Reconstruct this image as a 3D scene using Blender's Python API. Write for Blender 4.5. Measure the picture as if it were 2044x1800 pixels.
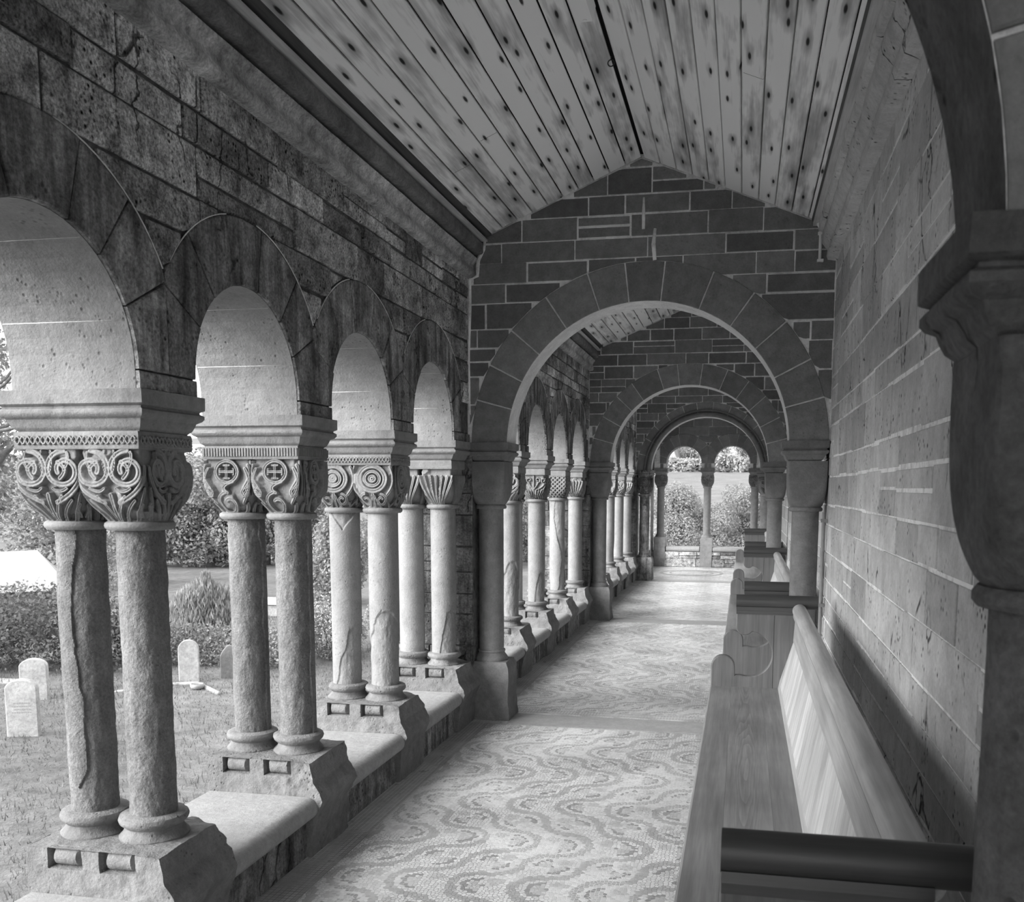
import bpy, math, random
import numpy as np
from mathutils import Vector, Matrix

# ------------------------------------------------------------------ scene, camera, sky, sun, exposure
for o in list(bpy.data.objects):
    bpy.data.objects.remove(o, do_unlink=True)
scene = bpy.context.scene
COL = scene.collection
random.seed(7)
PI = math.pi

YAW, PITCH, ROLL = -0.197, -0.1169, 0.0034
Fv = Vector((math.sin(YAW)*math.cos(PITCH), math.cos(YAW)*math.cos(PITCH), math.sin(PITCH)))
Rv = Vector((math.cos(YAW), -math.sin(YAW), 0))
Uv = Rv.cross(Fv)
R2 = Rv*math.cos(ROLL)+Uv*math.sin(ROLL)
U2 = -Rv*math.sin(ROLL)+Uv*math.cos(ROLL)
cam_data = bpy.data.cameras.new('camera')
cam = bpy.data.objects.new('camera', cam_data)
COL.objects.link(cam)
m = Matrix((R2, U2, -Fv)).transposed().to_4x4()
m.translation = Vector((0, 0, 1.5))
cam.matrix_world = m
cam_data.sensor_fit = 'HORIZONTAL'
cam_data.sensor_width = 36
cam_data.lens = 1877.282/2044*36
cam_data.shift_x = (1022-1105.6572)/2044
cam_data.shift_y = (1192.7655-900)/2044
cam_data.clip_end = 2000
cam_data.clip_start = 0.05
cam_data.dof.use_dof = True
cam_data.dof.focus_distance = 5.5
cam_data.dof.aperture_fstop = 11
scene.camera = cam

world = bpy.data.worlds.new('overcast_sky')
scene.world = world
world.use_nodes = True
wn = world.node_tree
bg = wn.nodes['Background']
bg.inputs[0].default_value = (1, 1, 1, 1)
bg.inputs[1].default_value = 0.85

sun = bpy.data.lights.new('soft_sun', 'SUN')
sun.energy = 3.2
sun.angle = math.radians(50)
suno = bpy.data.objects.new('soft_sun', sun)
COL.objects.link(suno)
sd = Vector((0.70, 0.52, -0.42)).normalized()      # travels towards +x, +y, down
suno.rotation_euler = sd.to_track_quat('-Z', 'Y').to_euler()

vs = scene.view_settings
vs.view_transform = 'Standard'
vs.look = 'None'
vs.exposure = 1.55
scene.cycles.max_bounces = 14
scene.cycles.diffuse_bounces = 10
vs.gamma = 1
try: vs.use_curve_mapping = False
except Exception: pass

# ------------------------------------------------------------------ helpers: objects
def meta(o, label=None, cat=None, group=None, kind=None):
    if label: o['label'] = label
    if cat: o['category'] = cat
    if group: o['group'] = group
    if kind: o['kind'] = kind
    return o

def empty(name, loc, rz=0, **k):
    o = bpy.data.objects.new(name, None)
    o.empty_display_size = 0.1
    COL.objects.link(o)
    o.location = loc
    o.rotation_euler = (0, 0, rz)
    return meta(o, **k)

class MB:
    def __init__(s): s.v = []; s.f = []; s.mi = []; s.n = 0
    def add(s, V, Fc, mi=0):
        V = np.asarray(V, float)
        s.v.append(V); b = s.n; s.n += len(V)
        for f in Fc:
            s.f.append([i+b for i in f]); s.mi.append(mi)
        return s
    def box(s, x0, x1, y0, y1, z0, z1, mi=0):
        V = [(x0,y0,z0),(x1,y0,z0),(x1,y1,z0),(x0,y1,z0),(x0,y0,z1),(x1,y0,z1),(x1,y1,z1),(x0,y1,z1)]
        return s.add(V, [(0,3,2,1),(4,5,6,7),(0,1,5,4),(1,2,6,5),(2,3,7,6),(3,0,4,7)], mi)
    def lathe(s, prof, c=(0,0), seg=32, mi=0, caps=True):
        n = len(prof); V = []
        for r, z in prof:
            for k in range(seg):
                a = 2*PI*k/seg
                V.append((c[0]+r*math.cos(a), c[1]+r*math.sin(a), z))
        Fc = []
        for i in range(n-1):
            for k in range(seg):
                k2 = (k+1) % seg
                Fc.append((i*seg+k2, i*seg+k, (i+1)*seg+k, (i+1)*seg+k2) if prof[i+1][1] < prof[i][1] else (i*seg+k, i*seg+k2, (i+1)*seg+k2, (i+1)*seg+k))
        if caps:
            up = prof[-1][1] > prof[0][1]
            a = list(range(seg)); b = [(n-1)*seg+k for k in range(seg)]
            Fc.append(a[::-1] if up else a); Fc.append(b if up else b[::-1])
        return s.add(V, Fc, mi)
    def tube(s, pts, r, seg=6, mi=0):
        pts = [Vector(p) for p in pts]
        rr = r if isinstance(r, (list, tuple)) else [r]*len(pts)
        V = []
        for i, p in enumerate(pts):
            d = (pts[min(i+1, len(pts)-1)]-pts[max(i-1, 0)]).normalized()
            a = d.orthogonal().normalized() if i == 0 else (pa-d*pa.dot(d)).normalized()
            pa = a; b = d.cross(a)
            for k in range(seg):
                t = 2*PI*k/seg
                q = p+(a*math.cos(t)+b*math.sin(t))*rr[i]
                V.append(tuple(q))
        Fc = []
        for i in range(len(pts)-1):
            for k in range(seg):
                k2 = (k+1) % seg
                Fc.append((i*seg+k, i*seg+k2, (i+1)*seg+k2, (i+1)*seg+k))
        Fc.append(list(range(seg))[::-1]); Fc.append([(len(pts)-1)*seg+k for k in range(seg)])
        return s.add(V, Fc, mi)
    def prism(s, poly, axis, a0, a1, mi=0, inset=0.0):
        """poly: 2D points (counter clockwise seen from +axis); extruded along axis from a0 to a1; inset chamfers the a1 face"""
        P = [tuple(p) for p in poly]; n = len(P)
        Q = P
        if inset:
            Q = inset_poly(P, inset)
        def mk(p, a):
            if axis == 'x': return (a, p[0], p[1])
            if axis == 'y': return (p[0], a, p[1])
            return (p[0], p[1], a)
        V = [mk(p, a0) for p in P]
        if inset:
            am = a1-(a1-a0)*min(1, abs(inset/(a1-a0)) )*0.8
            V += [mk(p, am) for p in P]+[mk(p, a1) for p in Q]; L = 3
        else:
            V += [mk(p, a1) for p in P]; L = 2
        flip = (axis == 'y') != (a1 < a0)
        Fc = []
        for l in range(L-1):
            for i in range(n):
                j = (i+1) % n
                f = (l*n+i, l*n+j, (l+1)*n+j, (l+1)*n+i)
                Fc.append(f[::-1] if flip else f)
        bot = list(range(n))[::-1]; top = [(L-1)*n+i for i in range(n)]
        Fc.append(bot[::-1] if flip else bot); Fc.append(top[::-1] if flip else top)
        return s.add(V, Fc, mi)
    def build(s, name, mats, parent=None, smooth=False, loc=None, sharp=None, **k):
        me = bpy.data.meshes.new(name)
        V = np.concatenate(s.v) if s.v else np.zeros((0, 3))
        me.from_pydata(V.tolist(), [], s.f)
        if not isinstance(mats, (list, tuple)): mats = [mats]
        for mm in mats: me.materials.append(mm)
        if len(mats) > 1: me.polygons.foreach_set('material_index', s.mi)
        if smooth:
            me.polygons.foreach_set('use_smooth', [True]*len(me.polygons))
            if sharp: me.set_sharp_from_angle(angle=math.radians(sharp))
        me.update()
        o = bpy.data.objects.new(name, me)
        COL.objects.link(o)
        if parent: o.parent = parent
        if loc: o.location = loc
        return meta(o, **k)

def inset_poly(P, d):
    n = len(P); A = sum(P[i][0]*P[(i+1) % n][1]-P[(i+1) % n][0]*P[i][1] for i in range(n))
    sg = 1 if A > 0 else -1
    out = []
    for i in range(n):
        p0, p, p1 = P[i-1], P[i], P[(i+1) % n]
        def nrm(a, b):
            dx, dy = b[0]-a[0], b[1]-a[1]; l = math.hypot(dx, dy) or 1
            return (-dy/l*sg, dx/l*sg)
        n0, n1 = nrm(p0, p), nrm(p, p1)
        bx, by = n0[0]+n1[0], n0[1]+n1[1]
        l2 = bx*bx+by*by
        if l2 < 0.2: bx, by, l2 = n0[0], n0[1], 1; s = d
        else: s = d*2/l2
        s = min(s, 2.2*d)
        out.append((p[0]+bx*s, p[1]+by*s))
    return out

# numpy value noise for displaced stone
def _h(ix, iy, iz, seed):
    n = (ix*374761393+iy*668265263+iz*2147483647 % 1000003+seed*974711) & 0x7fffffff
    n = ((n ^ (n >> 13))*1274126177) & 0x7fffffff
    n = (n ^ (n >> 16)) & 0xffff
    return n/32767.5-1
def vnoise(P, f=1.0, seed=0):
    P = np.asarray(P, float)*f+1000.5
    i = np.floor(P).astype(np.int64); t = P-i; t = t*t*(3-2*t)
    r = 0
    for a in (0, 1):
        for b in (0, 1):
            for c in (0, 1):
                w = (t[:, 0] if a else 1-t[:, 0])*(t[:, 1] if b else 1-t[:, 1])*(t[:, 2] if c else 1-t[:, 2])
                r = r+w*_h(i[:, 0]+a, i[:, 1]+b, (i[:, 2]+c)*7919, seed)
    return r
def fbm(P, f, o=4, seed=0):
    r = 0; a = 1; t = 0
    for k in range(o):
        r = r+a*vnoise(P, f*2**k, seed+k*17); t += a; a *= .5
    return r/t

# ------------------------------------------------------------------ helpers: materials
class NT:
    def __init__(s, name):
        s.m = bpy.data.materials.new(name); s.m.use_nodes = True
        s.t = s.m.node_tree; s.N = s.t.nodes; s.L = s.t.links
        s.b = s.N['Principled BSDF']; s.b.inputs['Roughness'].default_value = .85
        s.b.inputs['Specular IOR Level'].default_value = .25
        s.out = s.N['Material Output']
        s.pos = s.N.new('ShaderNodeNewGeometry')
        s.P = s.pos.outputs['Position']; s.rnd = s.pos.outputs['Random Per Island']
    def put(s, inp, v):
        if v is None: return
        if isinstance(v, bpy.types.NodeSocket): s.L.new(v, inp)
        elif isinstance(v, (tuple, list)) and len(inp.default_value) == 4 and len(v) == 3: inp.default_value = (*v, 1)
        else: inp.default_value = v
    def m_(s, op, a, b=None, c=None, clamp=False):
        n = s.N.new('ShaderNodeMath'); n.operation = op; n.use_clamp = clamp
        s.put(n.inputs[0], a); s.put(n.inputs[1], b); s.put(n.inputs[2], c)
        return n.outputs[0]
    def sep(s, v):
        n = s.N.new('ShaderNodeSeparateXYZ'); s.put(n.inputs[0], v); return n.outputs
    def comb(s, x=0., y=0., z=0.):
        n = s.N.new('ShaderNodeCombineXYZ'); s.put(n.inputs[0], x); s.put(n.inputs[1], y); s.put(n.inputs[2], z); return n.outputs[0]
    def scale(s, v, sc):
        n = s.N.new('ShaderNodeMapping'); s.put(n.inputs[0], v); n.inputs['Scale'].default_value = sc; return n.outputs[0]
    def noise(s, f, d=4, v=None, r=.55, dist=0):
        n = s.N.new('ShaderNodeTexNoise'); s.put(n.inputs['Vector'], v or s.P)
        n.inputs['Scale'].default_value = f; n.inputs['Detail'].default_value = d; n.inputs['Roughness'].default_value = r
        n.inputs['Distortion'].default_value = dist
        return n.outputs[0]
    def vor(s, f, v=None, feat='F1', rnd=1.0, dim='3D'):
        n = s.N.new('ShaderNodeTexVoronoi'); n.feature = feat; n.voronoi_dimensions = dim
        s.put(n.inputs['Vector'], v or s.P); n.inputs['Scale'].default_value = f
        n.inputs['Randomness'].default_value = rnd
        return n
    def mr(s, v, a, b, c=0., d=1., smooth=False):
        n = s.N.new('ShaderNodeMapRange'); n.clamp = True
        if smooth: n.interpolation_type = 'SMOOTHSTEP'
        for k, x in enumerate((v, a, b, c, d)): s.put(n.inputs[k], x)
        return n.outputs[0]
    def mix(s, f, a, b):
        # scalar mix
        n = s.N.new('ShaderNodeMix'); n.data_type = 'FLOAT'
        s.put(n.inputs[0], f); s.put(n.inputs[2], a); s.put(n.inputs[3], b); return n.outputs[0]
    def grey(s, v): 
        s.L.new(s.comb(v, v, v), s.b.inputs['Base Color'])
    def bump(s, h, st=1., dist=.01, prev=None):
        n = s.N.new('ShaderNodeBump'); n.inputs['Strength'].default_value = st; n.inputs['Distance'].default_value = dist
        s.L.new(h, n.inputs['Height'])
        if prev is not None: s.L.new(prev, n.inputs['Normal'])
        s.L.new(n.outputs[0], s.b.inputs['Normal']); return n.outputs[0]

def stone(name, base, var=.35, isl=.3, rough_bump=.6, pit=.3, scale=1., stain=.35, spec=.2, rough=.9, crack=0., streak=0., stip=.12):
    t = NT(name)
    n1 = t.noise(2.3*scale, 5); n2 = t.noise(14*scale, 6, r=.65); n3 = t.noise(90*scale, 4, r=.7)
    a = t.mr(n1, .3, .7, 1-var, 1+var)
    b = t.mr(n2, .3, .7, 1-stain, 1+stain)
    c = t.mr(n3, .3, .7, 1-stip, 1+stip)
    i = t.mr(t.rnd, 0, 1, 1-isl, 1+isl)
    v = t.m_('MULTIPLY', t.m_('MULTIPLY', a, b), t.m_('MULTIPLY', c, i))
    v = t.m_('MULTIPLY', v, base)
    vo = t.vor(38*scale); pm = t.m_('MULTIPLY', t.mr(vo.outputs['Distance'], .08, .3, 1, 0), t.mr(t.noise(6*scale, 2), .5, .62, 0, 1))
    v = t.m_('MULTIPLY', v, t.m_('SUBTRACT', 1, t.m_('MULTIPLY', pm, pit*1.3)))
    if streak:
        sn = t.noise(1, 4, t.scale(t.P, (16, 16, 1.8)), .65)
        v = t.m_('MULTIPLY', v, t.mr(sn, .34, .66, 1-streak, 1+streak*.8))
    cm = None
    if crack:
        dv = t.N.new('ShaderNodeVectorMath'); dv.operation = 'ADD'
        nn = t.noise(9, 3); t.L.new(t.P, dv.inputs[0]); t.L.new(t.comb(t.m_('MULTIPLY', nn, .10), t.m_('MULTIPLY', nn, .10), 0.), dv.inputs[1])
        ce = t.vor(5.5, t.scale(dv.outputs[0], (1, 1, .35)), feat='DISTANCE_TO_EDGE')
        cm = t.m_('MULTIPLY', t.mr(ce.outputs['Distance'], .006, .022, 1, 0), t.mr(t.noise(2.6, 3), .56, .62, 0, 1))
        v = t.m_('MULTIPLY', v, t.m_('SUBTRACT', 1, t.m_('MULTIPLY', cm, crack)))
    t.grey(v)
    h = t.m_('ADD', t.m_('MULTIPLY', n2, 1.0), t.m_('MULTIPLY', n3, .35))
    if cm is not None: h = t.m_('SUBTRACT', h, t.m_('MULTIPLY', cm, 1.6))
    h = t.m_('SUBTRACT', h, t.m_('MULTIPLY', pm, pit*1.5))
    t.bump(h, rough_bump, .012)
    t.b.inputs['Roughness'].default_value = rough; t.b.inputs['Specular IOR Level'].default_value = spec
    return t.m

M_wall = stone('weathered_ashlar', .35, .6, .5, 1., .9, 1.2, .7, crack=.8, stip=.8)
M_corn = stone('cornice_stone', .36, .45, .1, .4, .3, 1.0, .45, stip=.4)
M_plate = stone('wall_plate_stone', .17, .35, .1, .4, .2, 1.0, .35, stip=.3)
M_cross = stone('dark_sandstone', .215, .15, .28, .45, .15, 1.0, .2)
M_soff = stone('lit_soffit_stone', .70, .1, .06, .5, .2, 1.2, .14)  # plaster-pale underside; the light it catches is put into the colour
M_right = stone('smooth_ashlar', .52, .2, .2, .6, .8, 1.0, .16, crack=.85)
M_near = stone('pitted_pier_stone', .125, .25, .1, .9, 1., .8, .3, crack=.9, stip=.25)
M_vous = stone('voussoir_stone', .19, .45, .22, .9, .5, 1.0, .5, crack=.6, streak=.65, stip=.5)
M_cvous = stone('cross_voussoir_stone', .24, .15, .2, .45, .15, 1.0, .2)
M_pale = stone('pale_sandstone', .265, .14, .06, .5, .35, 1.2, .14)
M_shaft = stone('column_sandstone', .26, .12, .08, .45, .2, 1.3, .12)
M_shaftd = stone('weathered_column_sandstone', .185, .16, .1, 1., .12, 1.3, .2, streak=.15, stip=.3)
M_pier = stone('pier_sandstone', .20, .2, .1, .5, .15, 1.2, .18)
M_carved = stone('carved_sandstone', .235, .16, .05, .4, .1, 1.5, .16)
M_plinth = stone('block_sandstone', .20, .18, .1, .7, .3, 1.4, .2)
M_slab = stone('granite_coping', .31, .08, .08, .35, .15, 3.0, .14)
M_mortar = stone('lime_mortar', .92, .25, .0, .8, .1, 2.0, .3)
M_mortard = stone('dirty_mortar', .12, .4, .0, .8, .1, 2.0, .5)
M_tomb = stone('headstone_stone', .36, .2, .1, .5, .2, 1.5, .25)
M_band = stone('floor_threshold_stone', .34, .1, .05, .2, .1, 1.0, .12, .35, .5)

def wood(name, base, grain=(60, 1.2, 60), axis='y', spec=.4, rough=.45, isl=.2, var=.25, cath=False, knots=False):
    t = NT(name)
    x, y, z = t.sep(t.P)
    off = t.m_('MULTIPLY', t.rnd, 37.)
    P = t.comb(t.m_('ADD', x, off), y, z)
    if axis == 'd':
        P = t.comb(off, t.m_('ADD', t.m_('MULTIPLY', y, .68), t.m_('MULTIPLY', z, .73)), t.m_('SUBTRACT', t.m_('MULTIPLY', y, .73), t.m_('MULTIPLY', z, .68)))
    g = {'d': (38, 1.6, 38), 'y': (38, 1.6, 38), 'x': (1.6, 38, 38), 'z': (38, 38, 1.6)}[axis]
    n1 = t.noise(1, 5, t.scale(P, g), .6)
    g2 = tuple(k*3.4 for k in g); n2 = t.noise(1, 3, t.scale(P, g2), .6)
    n3 = t.noise(3., 3, P)
    v = t.m_('MULTIPLY', t.mr(n1, .25, .75, 1-var, 1+var), t.mr(n2, .3, .7, .88, 1.1))
    v = t.m_('MULTIPLY', v, t.mr(n3, .3, .7, .86, 1.14))
    v = t.m_('MULTIPLY', v, t.mr(t.rnd, 0, 1, 1-isl, 1+isl))
    if cath:   # cathedral figure down the middle of the plank
        w = t.m_('ADD', t.m_('POWER', t.m_('ABSOLUTE', t.m_('SUBTRACT', x, .035)), 2.), t.m_('MULTIPLY', t.m_('SINE', t.m_('MULTIPLY', y, 3.1)), .0009))
        w = t.m_('ADD', w, t.m_('MULTIPLY', t.noise(1, 2, t.scale(P, (14, 1.2, 14))), .004))
        r = t.m_('FRACT', t.m_('MULTIPLY', w, 1500))
        ln = t.m_('MULTIPLY', t.mr(r, 0, 1, .78, 1.08), 1)
        msk = t.mr(t.m_('ABSOLUTE', t.m_('SUBTRACT', x, .035)), .03, .06, 1, 0)
        v = t.m_('MULTIPLY', v, t.mix(msk, 1., ln))
    if knots:
        uv = t.N.new('ShaderNodeUVMap'); uv.uv_map = 'boards'
        ux, uy, _ = t.sep(uv.outputs[0])
        q = t.comb(t.m_('MULTIPLY', ux, 1.0), t.m_('MULTIPLY', uy, 2.1), 0.)
        vo = t.vor(1.0, q, rnd=.8, dim='2D')
        dark = t.mr(vo.outputs['Distance'], .04, .095, 0, 1, True)
        halo = t.mr(vo.outputs['Distance'], .05, .30, .55, 1, True)
        v = t.m_('MULTIPLY', v, t.m_('MULTIPLY', halo, t.mix(dark, .05, 1.)))
        st = t.noise(1., 4, t.comb(t.m_('MULTIPLY', ux, .55), t.m_('MULTIPLY', uy, 1.1), 3.), .6)
        v = t.m_('MULTIPLY', v, t.mr(st, .36, .62, .50, 1.15))
    v = t.m_('MINIMUM', t.m_('MULTIPLY', v, base), .93)
    t.grey(v)
    t.b.inputs['Roughness'].default_value = rough; t.b.inputs['Specular IOR Level'].default_value = spec
    t.bump(n1, .25, .003)
    return t.m

M_plank = wood('ceiling_boards', 1.12, isl=.24, rough=.7, spec=.2, knots=True, var=.34)
M_ceilbeam = wood('dark_timber', .10, rough=.8, spec=.1)
M_timber = wood('pale_timber', .55, rough=.7, spec=.2)
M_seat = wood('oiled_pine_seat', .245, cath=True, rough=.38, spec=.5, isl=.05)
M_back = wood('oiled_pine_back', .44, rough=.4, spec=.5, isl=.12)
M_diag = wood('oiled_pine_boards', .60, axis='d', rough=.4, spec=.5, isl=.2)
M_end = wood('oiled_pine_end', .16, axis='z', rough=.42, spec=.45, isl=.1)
M_rail = wood('dark_pine_rail', .07, axis='x', rough=.4, spec=.5, isl=.1)

def plain(name, g, rough=.6, spec=.3, noise=0., emit=0.):
    t = NT(name)
    if noise: t.grey(t.m_('MULTIPLY', t.mr(t.noise(30, 3), .3, .7, 1-noise, 1+noise), g))
    else: t.b.inputs['Base Color'].default_value = (g, g, g, 1)
    t.b.inputs['Roughness'].default_value = rough; t.b.inputs['Specular IOR Level'].default_value = spec
    return t.m
M_white = plain('white_plastic', .93, .4, .4)
M_iron = plain('dark_iron', .04, .5, .4)
M_lead = plain('grey_metal_pipe', .25, .45, .5, .1)
M_shade = plain('dark_roofing', .02, .9, .1)

def leafmat(name, base, var=.45, tr=.35):
    t = NT(name)
    v = t.m_('MULTIPLY', t.mr(t.rnd, 0, 1, 1-var, 1+var), base)
    v = t.m_('MULTIPLY', v, t.mr(t.noise(.8, 2), .3, .7, .8, 1.2))
    c = t.comb(v, v, v)
    t.L.new(c, t.b.inputs['Base Color']); t.b.inputs['Roughness'].default_value = .6
    tl = t.N.new('ShaderNodeBsdfTranslucent'); t.L.new(c, tl.inputs[0])
    mx = t.N.new('ShaderNodeMixShader'); mx.inputs[0].default_value = tr
    t.L.new(t.b.outputs[0], mx.inputs[1]); t.L.new(tl.outputs[0], mx.inputs[2]); t.L.new(mx.outputs[0], t.out.inputs[0])
    return t.m
M_leaf = leafmat('tree_leaves', .26)
M_leafd = leafmat('dark_leaves', .18)
M_leafl = leafmat('light_leaves', .30, .28)  # pale leaves; on the end-window trees the lighter tone stands in for haze
M_haze = leafmat('hazed_distant_leaves', .36, .2)  # haze over the far hill is put into this paler leaf colour
M_flower = leafmat('white_flowers', .50, .15)
M_bark = stone('bark', .16, .3, 0, 1., .3, 2., .3)

def grassmat():
    t = NT('grass_ground')
    n1 = t.noise(.35, 5); n2 = t.noise(3.5, 5, r=.7); n3 = t.noise(1, 4, t.scale(t.P, (50, 20, 20)), .7)
    v = t.m_('MULTIPLY', t.mr(n1, .3, .7, .75, 1.3), t.mr(n2, .3, .7, .7, 1.35))
    v = t.m_('MULTIPLY', v, t.mr(n3, .25, .75, .65, 1.4))
    x, y, z = t.sep(t.P)
    dry = t.mr(t.m_('ADD', y, t.m_('MULTIPLY', n1, 12)), 192, 198, 0, 1)      # pale stubble field high on the hill
    dry2 = t.mr(t.m_('ADD', y, t.m_('MULTIPLY', n1, 12)), 296, 302, 1, 0)
    v = t.mix(t.m_('MULTIPLY', dry, dry2), t.m_('MULTIPLY', v, .14), .75)
    mead = t.mr(y, 60, 100, 1, .95)
    v = t.m_('MULTIPLY', v, t.mix(dry, mead, 1.))
    t.grey(t.m_('MINIMUM', v, .85))
    t.bump(t.m_('ADD', n2, n3), .6, .03); return t.m
M_grass = grassmat()
M_blade = leafmat('grass_blades', .18, .5)

def mosaic():
    t = NT('mosaic_floor')
    x, y, z = t.sep(t.P)
    vo = t.vor(62, t.comb(x, y, 0.), rnd=.72, dim='2D')
    ed = t.vor(62, t.comb(x, y, 0.), feat='DISTANCE_TO_EDGE', rnd=.72, dim='2D')
    cp = t.N.new('ShaderNodeVectorMath'); cp.operation = 'SCALE'
    t.L.new(vo.outputs['Position'], cp.inputs[0]); cp.inputs['Scale'].default_value = 1.0
    cx, cy, _ = t.sep(cp.outputs[0])
    S = 1/.235
    wob = t.m_('MULTIPLY', t.m_('SUBTRACT', t.noise(2.2, 2, t.comb(x, y, 0.)), .5), .30)
    u = t.m_('ADD', t.m_('MULTIPLY', cx, S), wob); w = t.m_('ADD', t.m_('MULTIPLY', cy, S), wob)
    iu = t.m_('FLOOR', u); iw = t.m_('FLOOR', w)
    fu = t.m_('SUBTRACT', u, iu); fw = t.m_('SUBTRACT', w, iw)
    # alternate tile orientation: running S curves with crescents
    par = t.m_('FRACT', t.m_('MULTIPLY', t.m_('ADD', iu, t.m_('FLOOR', t.m_('MULTIPLY', iw, .5))), .5))
    par = t.m_('GREATER_THAN', t.m_('ABSOLUTE', par), .25)
    par = t.m_('GREATER_THAN', t.m_('FRACT', t.m_('MULTIPLY', t.m_('ADD', iw, .01), .25)), .5)
    gu = t.mix(par, fu, t.m_('SUBTRACT', 1., fu))
    def dist(a, b):
        da = t.m_('SUBTRACT', gu, a); db = t.m_('SUBTRACT', fw, b)
        return t.m_('SQRT', t.m_('ADD', t.m_('MULTIPLY', da, da), t.m_('MULTIPLY', db, db)))
    d0 = dist(0., 0.); d1 = dist(1., 1.)
    d = t.m_('MINIMUM', d0, d1)
    dc = dist(.78, .22); dc2 = dist(.22, .78)
    def ring(d, r, w):
        return t.mr(t.m_('ABSOLUTE', t.m_('SUBTRACT', d, r)), w*.9, w, 1, 0)
    band = ring(d, .5, .085)              # mid grey S band
    thin = t.m_('MAXIMUM', ring(d, .27, .042), t.m_('MULTIPLY', ring(dc, .30, .042), t.m_('GREATER_THAN', gu, .74)))
    cres = t.m_('MULTIPLY', t.mr(d, .2, .23, 1, 0), 1.)
    v = .68
    rn = t.sep(vo.outputs['Color'])[0]
    v = t.mix(cres, v, .54)
    v = t.mix(thin, v, .31)
    v = t.mix(band, v, .43)
    v = t.mix(t.mr(dc, .12, .15, 1, 0), v, .52)
    # borders of square tesserae by the walls and thresholds
    yy = t.m_('FRACT', t.m_('DIVIDE', t.m_('SUBTRACT', y, 1.31), 4.708))
    yb = t.m_('MULTIPLY', t.m_('MINIMUM', yy, t.m_('SUBTRACT', .949, yy)), 4.708)
    xb = t.m_('MINIMUM', t.m_('SUBTRACT', x, -1.655), t.m_('SUBTRACT', .42, x))
    bd = t.m_('MINIMUM', t.m_('ABSOLUTE', yb), xb)
    inb = t.mr(bd, .098, .1, 1, 0)
    bx = t.m_('FRACT', t.m_('MULTIPLY', x, 50)); by = t.m_('FRACT', t.m_('MULTIPLY', y, 50))
    grid = t.m_('MINIMUM', t.m_('MINIMUM', bx, t.m_('SUBTRACT', 1., bx)), t.m_('MINIMUM', by, t.m_('SUBTRACT', 1., by)))
    line = t.m_('MULTIPLY', t.mr(bd, .078, .08, 0, 1), 1.)
    bv = t.mix(line, .56, .42)
    bv = t.mix(t.mr(bd, .03, .032, 1, 0), bv, .46)
    v = t.mix(inb, v, bv)
    v = t.m_('MULTIPLY', v, t.mr(rn, 0, 1, .88, 1.12))
    gr = t.mix(inb, t.mr(ed.outputs['Distance'], .03, .085, 0, 1), t.mr(grid, .04, .1, 0, 1))
    grt = t.mix(t.mr(t.noise(1.5, 2), .45, .55, 0, 1), .16, .8)
    v = t.mix(gr, grt, v)
    v = t.m_('MULTIPLY', v, t.mr(t.noise(1.8, 4), .3, .7, .85, 1.12))
    t.grey(v)
    t.b.inputs['Roughness'].default_value = .33; t.b.inputs['Specular IOR Level'].default_value = .55
    t.put(t.b.inputs['Roughness'], t.mr(t.noise(9, 4), .3, .7, .26, .42))
    t.bump(gr, .35, .002)
    return t.m
M_mosaic = mosaic()

# ------------------------------------------------------------------ dimensions
XW, XO, XR = -1.70, -2.12, .49          # inner and outer plane of the arcade wall, plane of the right wall
ZA = 1.7765                             # top of every abacus
BAY = 4.708
C0 = [1.07, 5.778, 10.486, 15.194]      # near faces of the cross walls
CT = .24
RID, ZR = -.635, 3.43                   # ridge of the ceiling
ZE_L, ZE_R = 3.03, 3.0
YEND = 18.04
def ceil_z(x):
    return ZR-(RID-x)*(ZR-ZE_L)/(RID+1.58) if x < RID else ZR-(x-RID)*(ZR-ZE_R)/(.42-RID)

def ashlar(s0, s1, z0, z1, bottom, top, rng, hs=(.1, .2), ls=(.22, .55), gap=.008, big=0.0):
    """irregular coursed blocks as 2D polygons between the curves bottom(s) and top(s)"""
    out = []; z = z0
    while z < z1-.02:
        h = rng.uniform(*hs)
        if z+h > z1-.06: h = z1-z
        s = s0-rng.uniform(0, .3)
        while s < s1:
            l = rng.uniform(*ls)*(1.35 if h > .15 else 1)
            a, b = max(s, s0), min(s+l, s1)
            if s1-b < .1: b = s1; l = s1-s+.01
            if b-a > .04:
                rows = [(z, z+h)]
                if h > .13 and rng.random() < .22:
                    k = z+h*rng.uniform(.4, .6); rows = [(z, k), (k, z+h)]
                for (q0, q1) in rows:
                    g = gap/2*rng.choice((.45, .6, .8, 1., 1.3))
                    aa, bb, y0, y1 = a+g, b-g, q0+g, q1-g
                    j = [rng.uniform(-.003, .003) for _ in range(4)]
                    n = max(2, int((bb-aa)/.03))
                    ss = [aa+(bb-aa)*i/n for i in range(n+1)]
                    lo = [max(y0+j[0], bottom(t)+g) for t in ss]; hi = [min(y1+j[1], top(t)-g) for t in ss]
                    run = []
                    for i, t in enumerate(ss+[None]):
                        if t is not None and hi[i]-lo[i] > .012: run.append(i)
                        else:
                            if len(run) > 1:
                                flat_lo = all(abs(lo[k]-lo[run[0]]) < 1e-6 for k in run)
                                flat_hi = all(abs(hi[k]-hi[run[0]]) < 1e-6 for k in run)
                                L = [run[0], run[-1]] if flat_lo else run
                                H = [run[0], run[-1]] if flat_hi else run
                                out.append([(ss[k], lo[k]) for k in L]+[(ss[k], hi[k]) for k in reversed(H)])
                            run = []
            s += l
        z += h
    return out

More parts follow.
